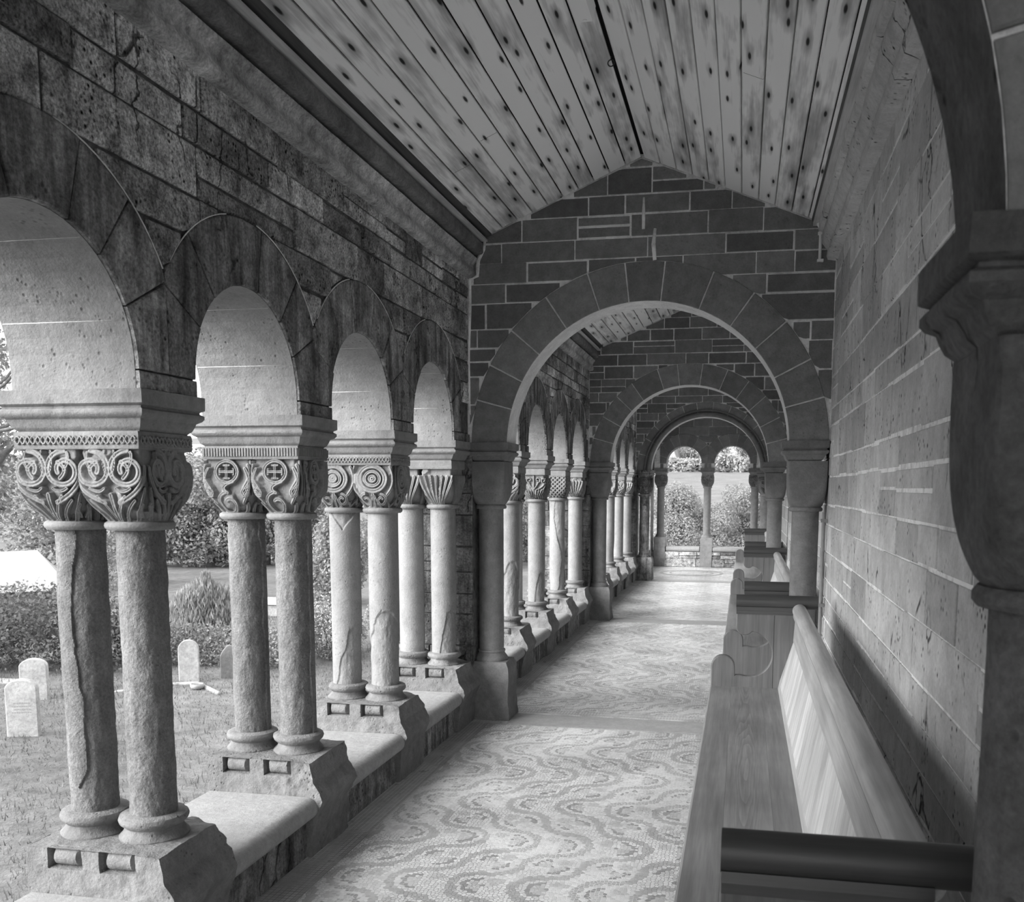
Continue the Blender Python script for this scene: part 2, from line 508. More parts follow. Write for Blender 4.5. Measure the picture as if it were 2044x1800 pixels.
def voussoirs(cy, cz, ri, re, n, clamp=None, a0=0., a1=PI, gap=.005, rng=random):
    out = []; g = gap/ri/2
    cuts = [a0+(a1-a0)*i/n for i in range(n+1)]
    for i in range(1, n): cuts[i] += rng.uniform(-.12, .12)*(a1-a0)/n
    for i in range(n):
        b0, b1 = cuts[i]+g, cuts[i+1]-g
        P = []
        K = 8
        for k in range(K+1):
            a = b0+(b1-b0)*k/K; P.append((cy+ri*math.cos(a), cz+ri*math.sin(a)))
        for k in range(K, -1, -1):
            a = b0+(b1-b0)*k/K; r = re
            if clamp and abs(math.cos(a))*r > clamp: r = clamp/abs(math.cos(a))
            P.append((cy+r*math.cos(a), cz+r*math.sin(a)))
        out.append(P[::-1] if False else P)
    return out

def ccw(P):
    A = sum(P[i][0]*P[(i+1) % len(P)][1]-P[(i+1) % len(P)][0]*P[i][1] for i in range(len(P)))
    return P if A > 0 else P[::-1]

# ------------------------------------------------------------------ floor
b = MB(); b.box(-1.80, .49, -3.6, YEND, -.12, 0)
b.build('floor', M_mosaic, kind='structure')
for k, y in enumerate(C0):
    b = MB(); b.box(-1.44, .30, y-.09, y+CT-.055, -.01, .006)
    b.build('floor_threshold', M_band, kind='structure')
# mosaic medallion of the end chamber: a ring set flush in the floor
b = MB(); V = []; Fc = []
for r0, r1, zz in ((.50, .56, .003), (.36, .39, .003)):
    V = []; Fc = []
    for k in range(48):
        a = 2*PI*k/48
        V += [(-.86+r0*math.cos(a), 16.75+r0*math.sin(a), zz), (-.86+r1*math.cos(a), 16.75+r1*math.sin(a), zz)]
    for k in range(48):
        j = (k+1) % 48; Fc.append((2*k, 2*k+1, 2*j+1, 2*j))
    b.add(V, Fc)
b.build('floor_medallion', M_band, kind='structure')

# ------------------------------------------------------------------ left arcade wall
AR, ACZ, ARE = .355, 1.83, .577
def bay_y(k): return C0[k]+.53            # centre of the near respond of bay k (k=0 is the first bay we see)
def pier_ys(k): return [bay_y(k)+i*1.0 for i in range(5)]
def arch_cs(k): return [bay_y(k)+.5+i*1.0 for i in range(4)]

def outline(k):
    pts = [(C0[k]+CT, ZA)]
    for c in arch_cs(k):
        pts.append((c-AR, ZA))
        for i in range(25):
            a = PI-PI*i/24; pts.append((c+AR*math.cos(a), ACZ+AR*math.sin(a)))
        pts.append((c+AR, ZA))
    pts.append((C0[k+1], ZA))
    return pts

def arcade_wall(k):
    pts = outline(k); ZT = 3.02
    b = MB()
    V = []; Fc = []; mi = []
    xi = XW-.012
    n = len(pts)
    for (y, z) in pts: V += [(xi, y, z), (XO, y, z), (xi, y, ZT), (XO, y, ZT)]
    for i in range(n-1):
        a, c = 4*i, 4*(i+1)
        b0 = abs(pts[i][0]-pts[i+1][0]) < 1e-6
        Fc.append((a, c, c+1, a+1)); mi.append(1)
        if not b0:
            Fc.append((a, a+2, c+2, c)); mi.append(0)
            Fc.append((a+1, c+1, c+3, a+3)); mi.append(0)
    b.add(V, Fc); b.mi = mi
    o = b.build('wall_left', [M_mortard, M_pale], kind='structure')
    # relief blocks and voussoirs on the inner face, one mesh with the wall's courses
    rng = random.Random(11+k)
    cs = arch_cs(k)
    def bot(y):
        z = ZA
        for c in cs:
            d = abs(y-c)
            if d < ARE: z = max(z, ACZ+math.sqrt(ARE*ARE-d*d))
        return z
    b = MB()
    y0, y1 = C0[k]+CT, C0[k+1]
    for P in ashlar(y0, y1, 2.02, 2.80, bot, lambda y: 2.80, rng, (.085, .17), (.24, .55), .011):
        b.prism(ccw(P), 'x', XW-.014, XW+rng.uniform(-.006, .006), 0, inset=.006)
    for c in cs:
        for P in voussoirs(c, ACZ, AR+.001, ARE, 7, clamp=.5, rng=rng):
            b.prism(ccw(P), 'x', XW-.02, XW+rng.uniform(0, .005), 1, inset=.005)
    # springer stones above each abacus
    ys = pier_ys(k)
    for i, y in enumerate(ys):
        a, c = y-.145+.001, y+.145-.001
        if i == 0: a = y0
        if i == 4: c = y1
        b.prism([(a, ZA), (c, ZA), (c, ACZ-.003), (a, ACZ-.003)], 'x', XW-.02, XW+.004, 1, inset=.003)
    b.build('wall_left_courses', [M_wall, M_vous], kind='structure')
    # low wall carrying the coping
    b = MB(); b.box(XO+.03, XW-.005, C0[k]+CT, C0[k+1], -2.3, .155)
    b.build('wall_left_parapet', M_vous, kind='structure')
for k in range(3): arcade_wall(k)
# wall of the unseen bay beside the camera
b = MB(); b.box(XO, XW, -3.6, C0[0], -2.3, 3.02); b.build('wall_left_near', M_vous, kind='structure')

# cornice, plate and fascia, one run per bay
def sweep_y(name, prof, y0, y1, mat, **kw):
    b = MB(); b.prism(ccw(prof), 'y', y0, y1); return b.build(name, mat, **kw)
def noisy_sweep(name, prof, y0, y1, mat, amp=.004, seed=0, step=.02, **kw):
    """moulding swept along y with weathered, displaced surface"""
    P = []
    n = len(prof)
    for i in range(n-1):
        a, c = prof[i], prof[i+1]; L = math.hypot(c[0]-a[0], c[1]-a[1]); q = max(1, int(L/.012))
        for j in range(q): P.append((a[0]+(c[0]-a[0])*j/q, a[1]+(c[1]-a[1])*j/q))
    P.append(prof[-1])
    ny = int((y1-y0)/step)+1
    ys = np.linspace(y0, y1, ny)
    A = np.array(P); np_ = len(P)
    V = np.zeros((ny*np_, 3))
    V[:, 0] = np.tile(A[:, 0], ny); V[:, 2] = np.tile(A[:, 1], ny); V[:, 1] = np.repeat(ys, np_)
    W = V*np.array([1, .6, 1]); d = fbm(W, 14, 4, seed)*amp*.7+np.minimum(0, fbm(W, 3.5, 3, seed+5)+.2)*amp*5
    V[:, 0] += d*(1 if prof[0][0] < 0 else -1); V[:, 2] += d*.3
    Fc = []
    sgn = prof[0][0] < 0
    for j in range(ny-1):
        for i in range(np_-1):
            f = (j*np_+i, (j+1)*np_+i, (j+1)*np_+i+1, j*np_+i+1)
            Fc.append(f[::-1] if sgn else f)
    b = MB(); b.add(V, Fc)
    return b.build(name, mat, smooth=True, sharp=50, **kw)

LC1 = [(-1.705, 2.775), (-1.668, 2.778), (-1.655, 2.79), (-1.652, 2.81), (-1.662, 2.83), (-1.664, 2.845), (-1.655, 2.865), (-1.640, 2.88), (-1.636, 2.892), (-1.675, 2.898)]
LC2 = [(-1.675, 2.898), (-1.672, 2.910), (-1.610, 2.914), (-1.600, 2.925), (-1.598, 2.975), (-1.608, 2.985), (-1.705, 2.99)]
RC = [(.495, 2.79), (.44, 2.80), (.432, 2.82), (.437, 2.85), (.405, 2.89), (.400, 2.92), (.405, 2.945), (.385, 2.955), (.38, 2.985), (.495, 2.99)]
tn = 1
for k in range(-1, 4):
    y0 = -3.6 if k < 0 else C0[k]+CT
    y1 = C0[k+1] if k < 3 else YEND
    for prof, mat, amp in ((LC1, M_corn, .0018), (LC2, M_plate, .0018), (RC, M_right, .0025)):
        noisy_sweep('trim_%d' % tn, prof, y0, y1, mat, amp, tn, .015 if k == 0 else .04, kind='structure'); tn += 1
    sweep_y('trim_%d' % tn, [(-1.66, 2.992), (-1.575, 2.992), (-1.575, 3.004), (-1.66, 3.004)], y0, y1, M_timber, kind='structure'); tn += 1
    sweep_y('trim_%d' % tn, [(-1.62, 3.02), (-1.55, 3.028), (-1.55, 3.048), (-1.62, 3.03)], y0, y1, M_ceilbeam, kind='structure'); tn += 1
    sweep_y('trim_%d' % tn, [(.352, 2.99), (.46, 2.99), (.46, 3.010), (.352, 3.010)], y0, y1, M_timber, kind='structure'); tn += 1
    b = MB(); b.lathe([(.018, 0), (.018, 1)], seg=12)
    b.v[0] = np.array([(.362+q[0], y0+(y1-y0)*q[2], 3.028+q[1]) for q in b.v[0]])
    b.build('trim_%d' % tn, M_ceilbeam, smooth=True, sharp=60, kind='structure'); tn += 1

# ------------------------------------------------------------------ boarded ceiling
def ceiling(k):
    y0 = -3.6 if k < 0 else C0[k]+CT-.0
    y1 = C0[k+1] if k < 3 else YEND
    rng = random.Random(50+k)
    me_v, me_f, uvs, mi = [], [], [], []
    bi = rng.randint(0, 40)*3
    for side in (0, 1):
        xe, ze = (-1.575, ZE_L) if side == 0 else (.42, ZE_R)
        L = math.hypot(xe-RID, ze-ZR)
        n = 10 if side == 0 else 11
        dx, dz = (xe-RID)/L, (ze-ZR)/L
        nx, nz = (dz, -dx) if side == 0 else (-dz, dx)       # downwards-facing normal
        if nz > 0: nx, nz = -nx, -nz
        w0 = .012 if side else .0
        w = (L-w0)/n
        for i in range(n):
            a = w0+i*w+.0035; c = w0+(i+1)*w-.0035
            drop = rng.uniform(-.002, .002)
            cut = [y0, y1]
            if rng.random() < .22: cut = [y0, rng.uniform(y0+.8, y1-.8), y1]
            if k == 0 and side == 1 and i == 6: cut = [y0, 4.15, y1]
            for q in range(len(cut)-1):
                ya, yb = cut[q]+.0015, cut[q+1]-.0015
                base = len(me_v)
                pr = []
                for (s, off) in ((a, .02), (a, .003), (a+.003, 0), (c-.003, 0), (c, .003), (c, .02)):
                    pr.append((RID+dx*s-nx*(off+drop), ZR+dz*s-nz*(off+drop), (s-a)/(c-a)))
                for yy in (ya, yb):
                    for (px, pz, u) in pr: me_v.append((px, yy, pz))
                for j in range(5):
                    f = (base+j, base+j+1, base+6+j+1, base+6+j)
                    me_f.append(f if side else f[::-1]); mi.append(0)
                    us = [pr[j][2], pr[j+1][2], pr[j+1][2], pr[j][2]]; vs_ = [ya, ya, yb, yb]
                    uv4 = [(bi+us[t], vs_[t]+bi*.37) for t in range(4)]
                    uvs.append(uv4 if side else uv4[::-1])
            bi += 1
    # dark sarking above the boards closes the gaps
    base = len(me_v)
    for yy in (y0, y1):
        for (x, z) in ((-1.72, ceil_z(-1.58)-.03), (RID, ZR+.025), (.49, ZE_R+.0)): me_v.append((x, yy, z))
    for j in range(2):
        me_f.append((base+j, base+j+1, base+3+j+1, base+3+j)); mi.append(1); uvs.append([(0, 0)]*4)
    me = bpy.data.meshes.new('ceiling'); me.from_pydata(me_v, [], me_f)
    me.materials.append(M_plank); me.materials.append(M_shade)
    me.polygons.foreach_set('material_index', mi)
    ul = me.uv_layers.new(name='boards')
    ul.data.foreach_set('uv', [c for f in uvs for p in f for c in p])
    me.update()
    o = bpy.data.objects.new('ceiling', me); COL.objects.link(o); meta(o, kind='structure')
for k in range(-1, 4): ceiling(k)
b = MB()
b.prism(ccw([(-2.45, 2.93), (RID, 3.62), (.9, 3.0), (.9, 3.08), (RID, 3.72), (-2.45, 3.0)]), 'y', -3.6, YEND+.5)
b.build('roof', M_shade, kind='structure')

# ------------------------------------------------------------------ right wall
b = MB(); b.box(XR+.005, .85, -3.6, C0[3]+.3, -2.3, 3.02)
rng = random.Random(5)
bl = MB()
for P in ashlar(-.5, C0[3]+.3, 0, 2.80, lambda y: 0, lambda y: 2.80, rng, (.09, .22), (.22, .5), .014):
    P = [(p[0], p[1]) for p in P]
    bl.prism(ccw(P), 'x', XR+.012, XR+rng.uniform(-.001, .003), 0, inset=.002)
b.build('wall_right', M_mortar, kind='structure')
bl.build('wall_right_courses', M_right, kind='structure')

# ------------------------------------------------------------------ cross walls with round arches
CX, CZ, CRI, CRE = -.60, 1.75, .857, 1.085
def cross_wall(i, name):
    y0, y1 = C0[i], C0[i]+CT
    xl, xr = XW-.01, XR+.02
    roll = (i == 3)
    # body: columns between the arch curve and the gable
    pts = [(xl, ZA)]
    for t in range(41):
        a = PI-PI*t/40; pts.append((CX+CRI*math.cos(a), max(ZA, CZ+CRI*math.sin(a))))
    pts.append((xr, ZA))
    V = []; Fc = []; mi = []
    xs = [p[0] for p in pts]
    top = lambda x: ceil_z(min(max(x, -1.58), .42))+.03
    e = .004
    for (x, z) in pts: V += [(x, y0+e, z), (x, y1-e, z), (x, y0+e, top(x)), (x, y1-e, top(x))]
    for j in range(len(pts)-1):
        a, c = 4*j, 4*j+4
        Fc.append((a, a+1, c+1, c)); mi.append(1)
        Fc.append((a, c, c+2, a+2)); mi.append(0)
        Fc.append((a+1, a+3, c+3, c+1)); mi.append(0)
    b = MB(); b.add(V, Fc); b.mi = mi
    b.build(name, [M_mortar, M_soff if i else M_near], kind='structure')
    rng = random.Random(30+i)
    def bot(x):
        d = abs(x-CX); return CZ+math.sqrt(CRE*CRE-d*d) if d < CRE else ZA
    tp = lambda x: ceil_z(min(max(x, -1.575), .415))-.004
    b = MB()
    hs = (.11, .19) if i < 2 else (.08, .15)
    for face in (0, 1):
        ya, yb = (y0+e+.004, y0) if face == 0 else (y1-e-.004, y1)
        if face and i > 2: continue
        for P in ashlar(XW, XR, ZA, 3.44, bot, tp, rng, hs, (.2, .46), .012):
            b.prism(ccw(P), 'y', ya, yb+rng.uniform(-.0025, .0025), 0, inset=.003)
        n = 13
        for P in voussoirs(CX, CZ, CRI+.001, CRE, n, rng=rng, gap=.008, a0=.02, a1=PI-.02):
            P = [(min(max(p[0], XW), XR-.002), p[1]) for p in P]
            b.prism(ccw(P), 'y', ya, yb+(-.004 if face == 0 else .004), 1, inset=.003)
    b.build(name+'_courses', [M_cross, M_cvous], kind='structure')
    if roll:
        b = MB()
        for rr, r, yy in ((CRI+.035, .035, y0-.02), (CRI+.10, .02, y0-.01)):
            b.tube([(CX+rr*math.cos(PI*t/48), yy, CZ+rr*math.sin(PI*t/48)) for t in range(49)], r, 10)
        b.build('trim_%d' % 90, M_pier, smooth=True, sharp=60, kind='structure')
    # masonry pier through the arcade wall and its buttress outside
    b = MB(); b.box(-2.33, XW+.02, y0+.002, y1-.002, -2.3, ZA)
    b.build(name+'_buttress', M_mortard, kind='structure')
    b = MB()
    for P in ashlar(-2.33, XW+.02, -.4, ZA, lambda x: -.4, lambda x: ZA, rng, (.12, .22), (.2, .42), .01):
        b.prism(ccw(P), 'y', y0+.004, y0-.008, 0, inset=.003)
    b.build(name+'_buttress_courses', M_vous, kind='structure')
for i, nm in enumerate(['wall_near', 'wall_front', 'wall_middle', 'wall_far']): cross_wall(i, nm)
# thick pale mortar in the corner and the cracked joint over the first arch
b = MB()
b.tube([(-1.695, C0[1]-.004, 1.95), (-1.70, C0[1]-.004, 2.3), (-1.69, C0[1]-.003, 2.6), (-1.69, C0[1]-.003, 2.77), (-1.64, C0[1]-.004, 2.79), (-1.635, C0[1]-.004, 2.88), (-1.60, C0[1]-.004, 2.95), (-1.59, C0[1]-.004, 3.0)], [.008, .009, .012, .012, .012, .014, .014, .008], 6)
b.tube([(-.55, C0[1]-.002, 2.84), (-.56, C0[1]-.002, 2.93), (-.55, C0[1]-.002, 3.02)], [.012, .014, .01], 6)
b.tube([(-.62, C0[1]-.002, 3.02), (-.62, C0[1]-.002, 3.1), (-.62, C0[1]-.002, 3.2)], [.01, .011, .006], 6)
for k in (0, 1):
    for c in arch_cs(k):
        for a0, a1 in ((32, 88), (104, 146)):
            b.tube([(XW-.0005, c+(ARE+.003)*math.cos(math.radians(t)), ACZ+(ARE+.004)*math.sin(math.radians(t))) for t in range(a0+k*5, a1, 4)], .0022, 5)
        for t in (22, 63, 108, 152):
            y_, z_ = c+(AR+.0)*math.cos(math.radians(t)), ACZ+(AR+.0)*math.sin(math.radians(t))
            b.tube([(XO+.005, y_, z_), (XW-.02, y_, z_)], .0011, 5)
b.build('trim_91', M_mortar, smooth=True, kind='structure')

# ------------------------------------------------------------------ carved capitals
def arc(cx, cy, r, a0, a1, n=24, sx=1., sy=1.):
    return [(cx+r*math.cos(math.radians(a0+(a1-a0)*i/n))*sx, cy+r*math.sin(math.radians(a0+(a1-a0)*i/n))*sy) for i in range(n+1)]
def spiral(cx, cy, r0, r1, a0, a1, n=40):
    return [(cx+(r0+(r1-r0)*i/n)*math.cos(math.radians(a0+(a1-a0)*i/n)), cy+(r0+(r1-r0)*i/n)*math.sin(math.radians(a0+(a1-a0)*i/n))) for i in range(n+1)]
def bez(p0, p1, p2, n=14):
    return [((1-t)**2*p0[0]+2*t*(1-t)*p1[0]+t*t*p2[0], (1-t)**2*p0[1]+2*t*(1-t)*p1[1]+t*t*p2[1]) for t in [i/n for i in range(n+1)]]
# every pattern lives in metres on a 0.20 wide, 0.21 high patch: x in -0.1..0.1, y in -0.21..0
def pat_scroll():
    S = []
    for s in (-1, 1):
        S.append((spiral(s*.045, -.055, .048, .016, 90, 90+s*470), .0075))
        S.append((bez((s*.092, -.05), (s*.085, -.11), (s*.02, -.135)), .0075))
        S.append((bez((s*.03, -.035), (s*.06, -.05), (s*.035, -.075)), .006))
        S.append((bez((0, -.20), (s*.01, -.15), (s*.035, -.12)), .005))
        S.append((bez((s*.02, -.20), (s*.03, -.16), (s*.06, -.13)), .005))
        S.append((bez((s*.04, -.20), (s*.055, -.17), (s*.085, -.14)), .005))
        S.append((bez((s*.09, -.10), (s*.08, -.14), (s*.065, -.17)), .005))
    S.append((bez((0, -.20), (0, -.15), (0, -.115)), .006))
    for s in (-1, 1):
        S.append((bez((s*.005, -.07), (s*.02, -.03), (s*.012, -.008)), .004)); S.append((bez((s*.045, -.055), (s*.062, -.03), (s*.055, -.012)), .0045)); S.append((bez((s*.05, -.10), (s*.03, -.115), (s*.015, -.10)), .0045))
    return S
def pat_cross():
    S = [(arc(0, -.045, .036, 0, 360, 40), .0065)]
    for a in (0, 90, 180, 270):
        c, s_ = math.cos(math.radians(a)), math.sin(math.radians(a))
        S.append(([(0, -.045), (c*.022, -.045+s_*.022)], .005))
        S.append(([(c*.022-s_*.009, -.045+s_*.022+c*.009), (c*.022+s_*.009, -.045+s_*.022-c*.009)], .004))
    S.append((bez((.02, -.078), (-.03, -.095), (.0, -.115)), .006))
    S.append((spiral(.0, -.155, .042, .016, 100, 480), .0065))
    for s in (-1, 1):
        for k in range(3):
            S.append((bez((s*.055, -.15+k*.025), (s*.09, -.09+k*.02), (s*(.062+.012*k), -.035+k*.012)), .0055))
        S.append((bez((s*.092, -.12), (s*.1, -.06), (s*.088, -.015)), .006))
        S.append((spiral(s*.065, -.115, .018, .006, 90, 90+s*330), .005))
        S.append((bez((s*.03, -.205), (s*.06, -.18), (s*.075, -.15)), .005))
    return S
def pat_rose():
    S = [(arc(0, -.06, .052, 0, 360, 48), .010), (arc(0, -.06, .030, 0, 360, 40), .0075), (arc(0, -.06, .010, 0, 360, 20), .008)]
    for s in (-1, 1):
        S.append((bez((s*.075, -.01), (s*.11, -.07), (s*.06, -.13)), .006))
        S.append((spiral(s*.035, -.15, .026, .008, 90, 90-s*400), .006))
        S.append((bez((s*.005, -.13), (s*.02, -.18), (s*.05, -.2)), .005))
        S.append((bez((s*.062, -.15), (s*.075, -.17), (s*.06, -.2)), .005))
    S.append((bez((0, -.12), (0, -.16), (0, -.205)), .006))
    return S
def pat_flute():
    S = []
    for k in range(-3, 4):
        S.append((bez((k*.011, -.185), (k*.018, -.12), (k*.028, -.04), 16), .0055))
    for k in range(-4, 5):
        S.append((arc(k*.021, -.195, .007, 0, 360, 14), .004))
    return S
def pat_palm():
    S = []
    for k in range(-5, 6):
        S.append((bez((k*.009, -.205), (k*.016, -.16), (k*.019, -.11)), .0035))
    for s in (-1, 1):
        S.append((spiral(s*.03, -.04, .02, .006, -90, -90+s*360), .004))
        S.append((spiral(s*.072, -.045, .02, .006, -90, -90-s*360), .004))
        S.append((bez((0, -.11), (s*.02, -.09), (s*.03, -.065)), .004))
        S.append((bez((s*.02, -.11), (s*.06, -.1), (s*.075, -.07)), .004))
        S.append((bez((s*.05, -.12), (s*.09, -.11), (s*.095, -.03)), .004))
    S.append((bez((0, -.12), (0, -.06), (0, -.01)), .004))
    return S
def pat_basket():
    S = []
    for k in range(-6, 7):
        for s in (-1, 1):
            a = (k*.034, 0.); b_ = (k*.034+s*.2, -.2)
            S.append(([(a[0]+(b_[0]-a[0])*i/40, a[1]+(b_[1]-a[1])*i/40) for i in range(41)], .006))
    return S
PATS = dict(scroll=pat_scroll(), cross=pat_cross(), rose=pat_rose(), flute=pat_flute(), palm=pat_palm(), basket=pat_basket(), plain=[])

def relief(A, Y, pat, wear_seed=None, Pw=None):
    """height (m) of the carving at lateral A, height Y (patch metres)"""
    S = PATS[pat]
    H = np.full(A.shape, -.019)
    if not S: return np.zeros(A.shape)
    for pts, w in S:
        p = np.array(pts); q0, q1 = p[:-1], p[1:]
        lo = p.min(0)-w*1.4; hi = p.max(0)+w*1.4
        sel = np.where((A > lo[0]) & (A < hi[0]) & (Y > lo[1]) & (Y < hi[1]))[0]
        if len(sel) == 0: continue
        a, y = A[sel], Y[sel]
        best = np.full(len(sel), 9.)
        for u, v in zip(q0, q1):
            d = v-u; L = d@d+1e-12
            t = np.clip(((a-u[0])*d[0]+(y-u[1])*d[1])/L, 0, 1)
            best = np.minimum(best, np.hypot(a-u[0]-t*d[0], y-u[1]-t*d[1]))
        r = best/w
        q_ = np.clip((1.28-r)/.5, 0, 1); q_ = q_*q_*(3-2*q_)
        h = -.019+.021*q_-.0035*np.clip(1-r*3., 0, 1)
        H[sel] = np.maximum(H[sel], h)
    return H

def bell(b, cx, cy, zt, zb, hw, rb, pat, res, seed, hy=None, bulge=.004, wear=0.3):
    """square-to-round carved basket; zt top, zb bottom"""
    hy = hy or hw
    nt = res*4; nz = int(res*1.25)
    k = np.repeat(np.arange(4), res); a = np.tile((np.arange(res)+.0)/res*2-1, 4)
    th = k*PI/2+np.arctan(a)
    zz = np.linspace(0, 1, nz+1)
    TH = np.tile(th, nz+1); AL = np.tile(a, nz+1); V_ = np.repeat(zz, nt)
    s = np.clip((V_-.38)/.62, 0, 1)
    n = 2+22*(1-s)**2.2
    prof = 1-(s**2.1)
    h = rb+(1-rb)*0
    hwv = rb+(hw-rb)*np.clip(1-s**2.6, 0, 1)+bulge*np.sin(PI*np.clip(V_, 0, 1))
    hyv = rb+(hy-rb)*np.clip(1-s**2.6, 0, 1)+bulge*np.sin(PI*np.clip(V_, 0, 1))
    c, s_ = np.cos(TH), np.sin(TH)
    r = 1/((np.abs(c)/hwv)**n+(np.abs(s_)/hyv)**n)**(1/n)
    shrink = r/ (hw/np.maximum(np.abs(c), np.abs(s_)))
    A = AL*hw*np.clip(shrink*1.02, .6, 1); Y = -V_*(zt-zb)*(.21/.25)
    H = relief(A, Y, pat)
    P3 = np.stack([cx+r*c, cy+r*s_, zt-V_*(zt-zb)], 1)
    wm = np.clip((fbm(P3, 14, 3, seed)-.25+wear*.5)*4, 0, 1)     # worn patches fill the carving
    H = H*(1-wm*.75)
    edge = np.clip(V_*30, 0, 1)*np.clip((1-V_)*25, 0, 1)
    r2 = r+H*edge+fbm(P3, 60, 3, seed+3)*.0015
    P3[:, 0] = cx+r2*c; P3[:, 1] = cy+r2*s_
    Fc = []
    for j in range(nz):
        for i in range(nt):
            i2 = (i+1) % nt
            Fc.append((j*nt+i, (j+1)*nt+i, (j+1)*nt+i2, j*nt+i2))
    b.add(P3, Fc)
    b.add(P3[:nt], [list(range(nt))]); b.add(P3[-nt:], [list(range(nt))[::-1]])

def loft_rect(b, x0, x1, y0, y1, prof, amp=.0, seed=0, step=.02):
    """mitred moulding round a rectangle: prof = (offset, z) top to bottom"""
    per = []
    def seg(p, q, nx, ny):
        L = math.hypot(q[0]-p[0], q[1]-p[1]); n = max(2, int(L/step))
        for i in range(n): 
            t = i/n; per.append((p[0]+(q[0]-p[0])*t, p[1]+(q[1]-p[1])*t, nx, ny, (p, q, t)))
    c = [(x0, y0), (x1, y0), (x1, y1), (x0, y1)]
    sg = [(-1, -1), (1, -1), (1, 1), (-1, 1)]
    N = []
    for i in range(4):
        p, q = c[i], c[(i+1) % 4]; sp, sq = sg[i], sg[(i+1) % 4]
        L = math.hypot(q[0]-p[0], q[1]-p[1]); n = max(2, int(L/step))
        for j in range(n):
            t = j/n; N.append((p, q, sp, sq, t))
    P = []
    pp = []
    for i in range(len(prof)-1):
        a, d = prof[i], prof[i+1]; L = math.hypot(a[0]-d[0], a[1]-d[1]); n = max(1, int(L/(step*.5)))
        for j in range(n): pp.append((a[0]+(d[0]-a[0])*j/n, a[1]+(d[1]-a[1])*j/n))
    pp.append(prof[-1])
    for (off, z) in pp:
        for (p, q, sp, sq, t) in N:
            ax, ay = p[0]+sp[0]*off, p[1]+sp[1]*off; bx, by = q[0]+sq[0]*off, q[1]+sq[1]*off
            P.append((ax+(bx-ax)*t, ay+(by-ay)*t, z))
    P = np.array(P); n = len(N)
    if amp:
        C = np.array([(x0+x1)/2, (y0+y1)/2])
        d = fbm(P, 12, 4, seed)*amp+np.minimum(0, fbm(P, 7, 3, seed+9)+.1)*amp*4
        v = np.stack([np.clip((P[:, 0]-C[0])/((x1-x0)/2), -1, 1)**3, np.clip((P[:, 1]-C[1])/((y1-y0)/2), -1, 1)**3], 1)
        P[:, 0] += v[:, 0]*d; P[:, 1] += v[:, 1]*d
    Fc = []
    for j in range(len(pp)-1):
        for i in range(n):
            i2 = (i+1) % n; Fc.append((j*n+i, (j+1)*n+i, (j+1)*n+i2, j*n+i2))
    b.add(P, Fc); b.add(P[:n], [list(range(n))]); b.add(P[-n:], [list(range(n))[::-1]])

ABP = [(0, 0), (.0, -.040), (-.004, -.043), (-.012, -.047), (-.012, -.052), (-.002, -.058), (-.002, -.068), (-.008, -.076), (-.020, -.083), (-.024, -.095), (-.030, -.108), (-.040, -.117), (-.040, -.120)]
def abacus(b, x0, x1, y0, y1, zt=0., amp=.003, seed=0, step=.015, prof=ABP):
    loft_rect(b, x0, x1, y0, y1, [(o, zt+z) for o, z in prof], amp, seed, step)

def shaft_mesh(b, cx, cy, z0, z1, r, nt, nz, seed, mask=None, rough=.0, entasis=0):
    th = np.arange(nt)*2*PI/nt; zz = np.linspace(z0, z1, nz+1)
    TH = np.tile(th, nz+1); Z = np.repeat(zz, nt)
    c, s = np.cos(TH), np.sin(TH)
    P = np.stack([cx+r*c, cy+r*s, Z], 1)
    R = np.full(len(Z), r)+fbm(P, 6, 2, seed)*.0012
    if mask is not None:
        jag = fbm(P, 11, 4, seed+2)*.09
        m_ = np.clip(mask(np.degrees((TH+PI) % (2*PI)-PI), (Z-z0)/(z1-z0), jag)*45, 0, 1)
        lines = P.copy(); lines[:, 2] *= .45
        R = R-m_*(.0068+fbm(lines, 45, 4, seed+4)*.0032+fbm(P, 16, 3, seed+6)*.003)
    R = R+rough*fbm(P, 50, 3, seed+8)
    P[:, 0] = cx+R*c; P[:, 1] = cy+R*s
    Fc = []
    for j in range(nz):
        for i in range(nt):
            i2 = (i+1) % nt; Fc.append((j*nt+i, j*nt+i2, (j+1)*nt+i2, (j+1)*nt+i))
    b.add(P, Fc); b.add(P[:nt], [list(range(nt))[::-1]]); b.add(P[-nt:], [list(range(nt))])

def base_prof(z, worn=0):
    # torus, scotia and foot standing on z
    return [(.106, z), (.106, z+.008), (.098, z+.016), (.090, z+.026), (.088, z+.038), (.094, z+.044), (.103, z+.052), (.106, z+.062), (.102, z+.073), (.092, z+.078), (.084, z+.080)]

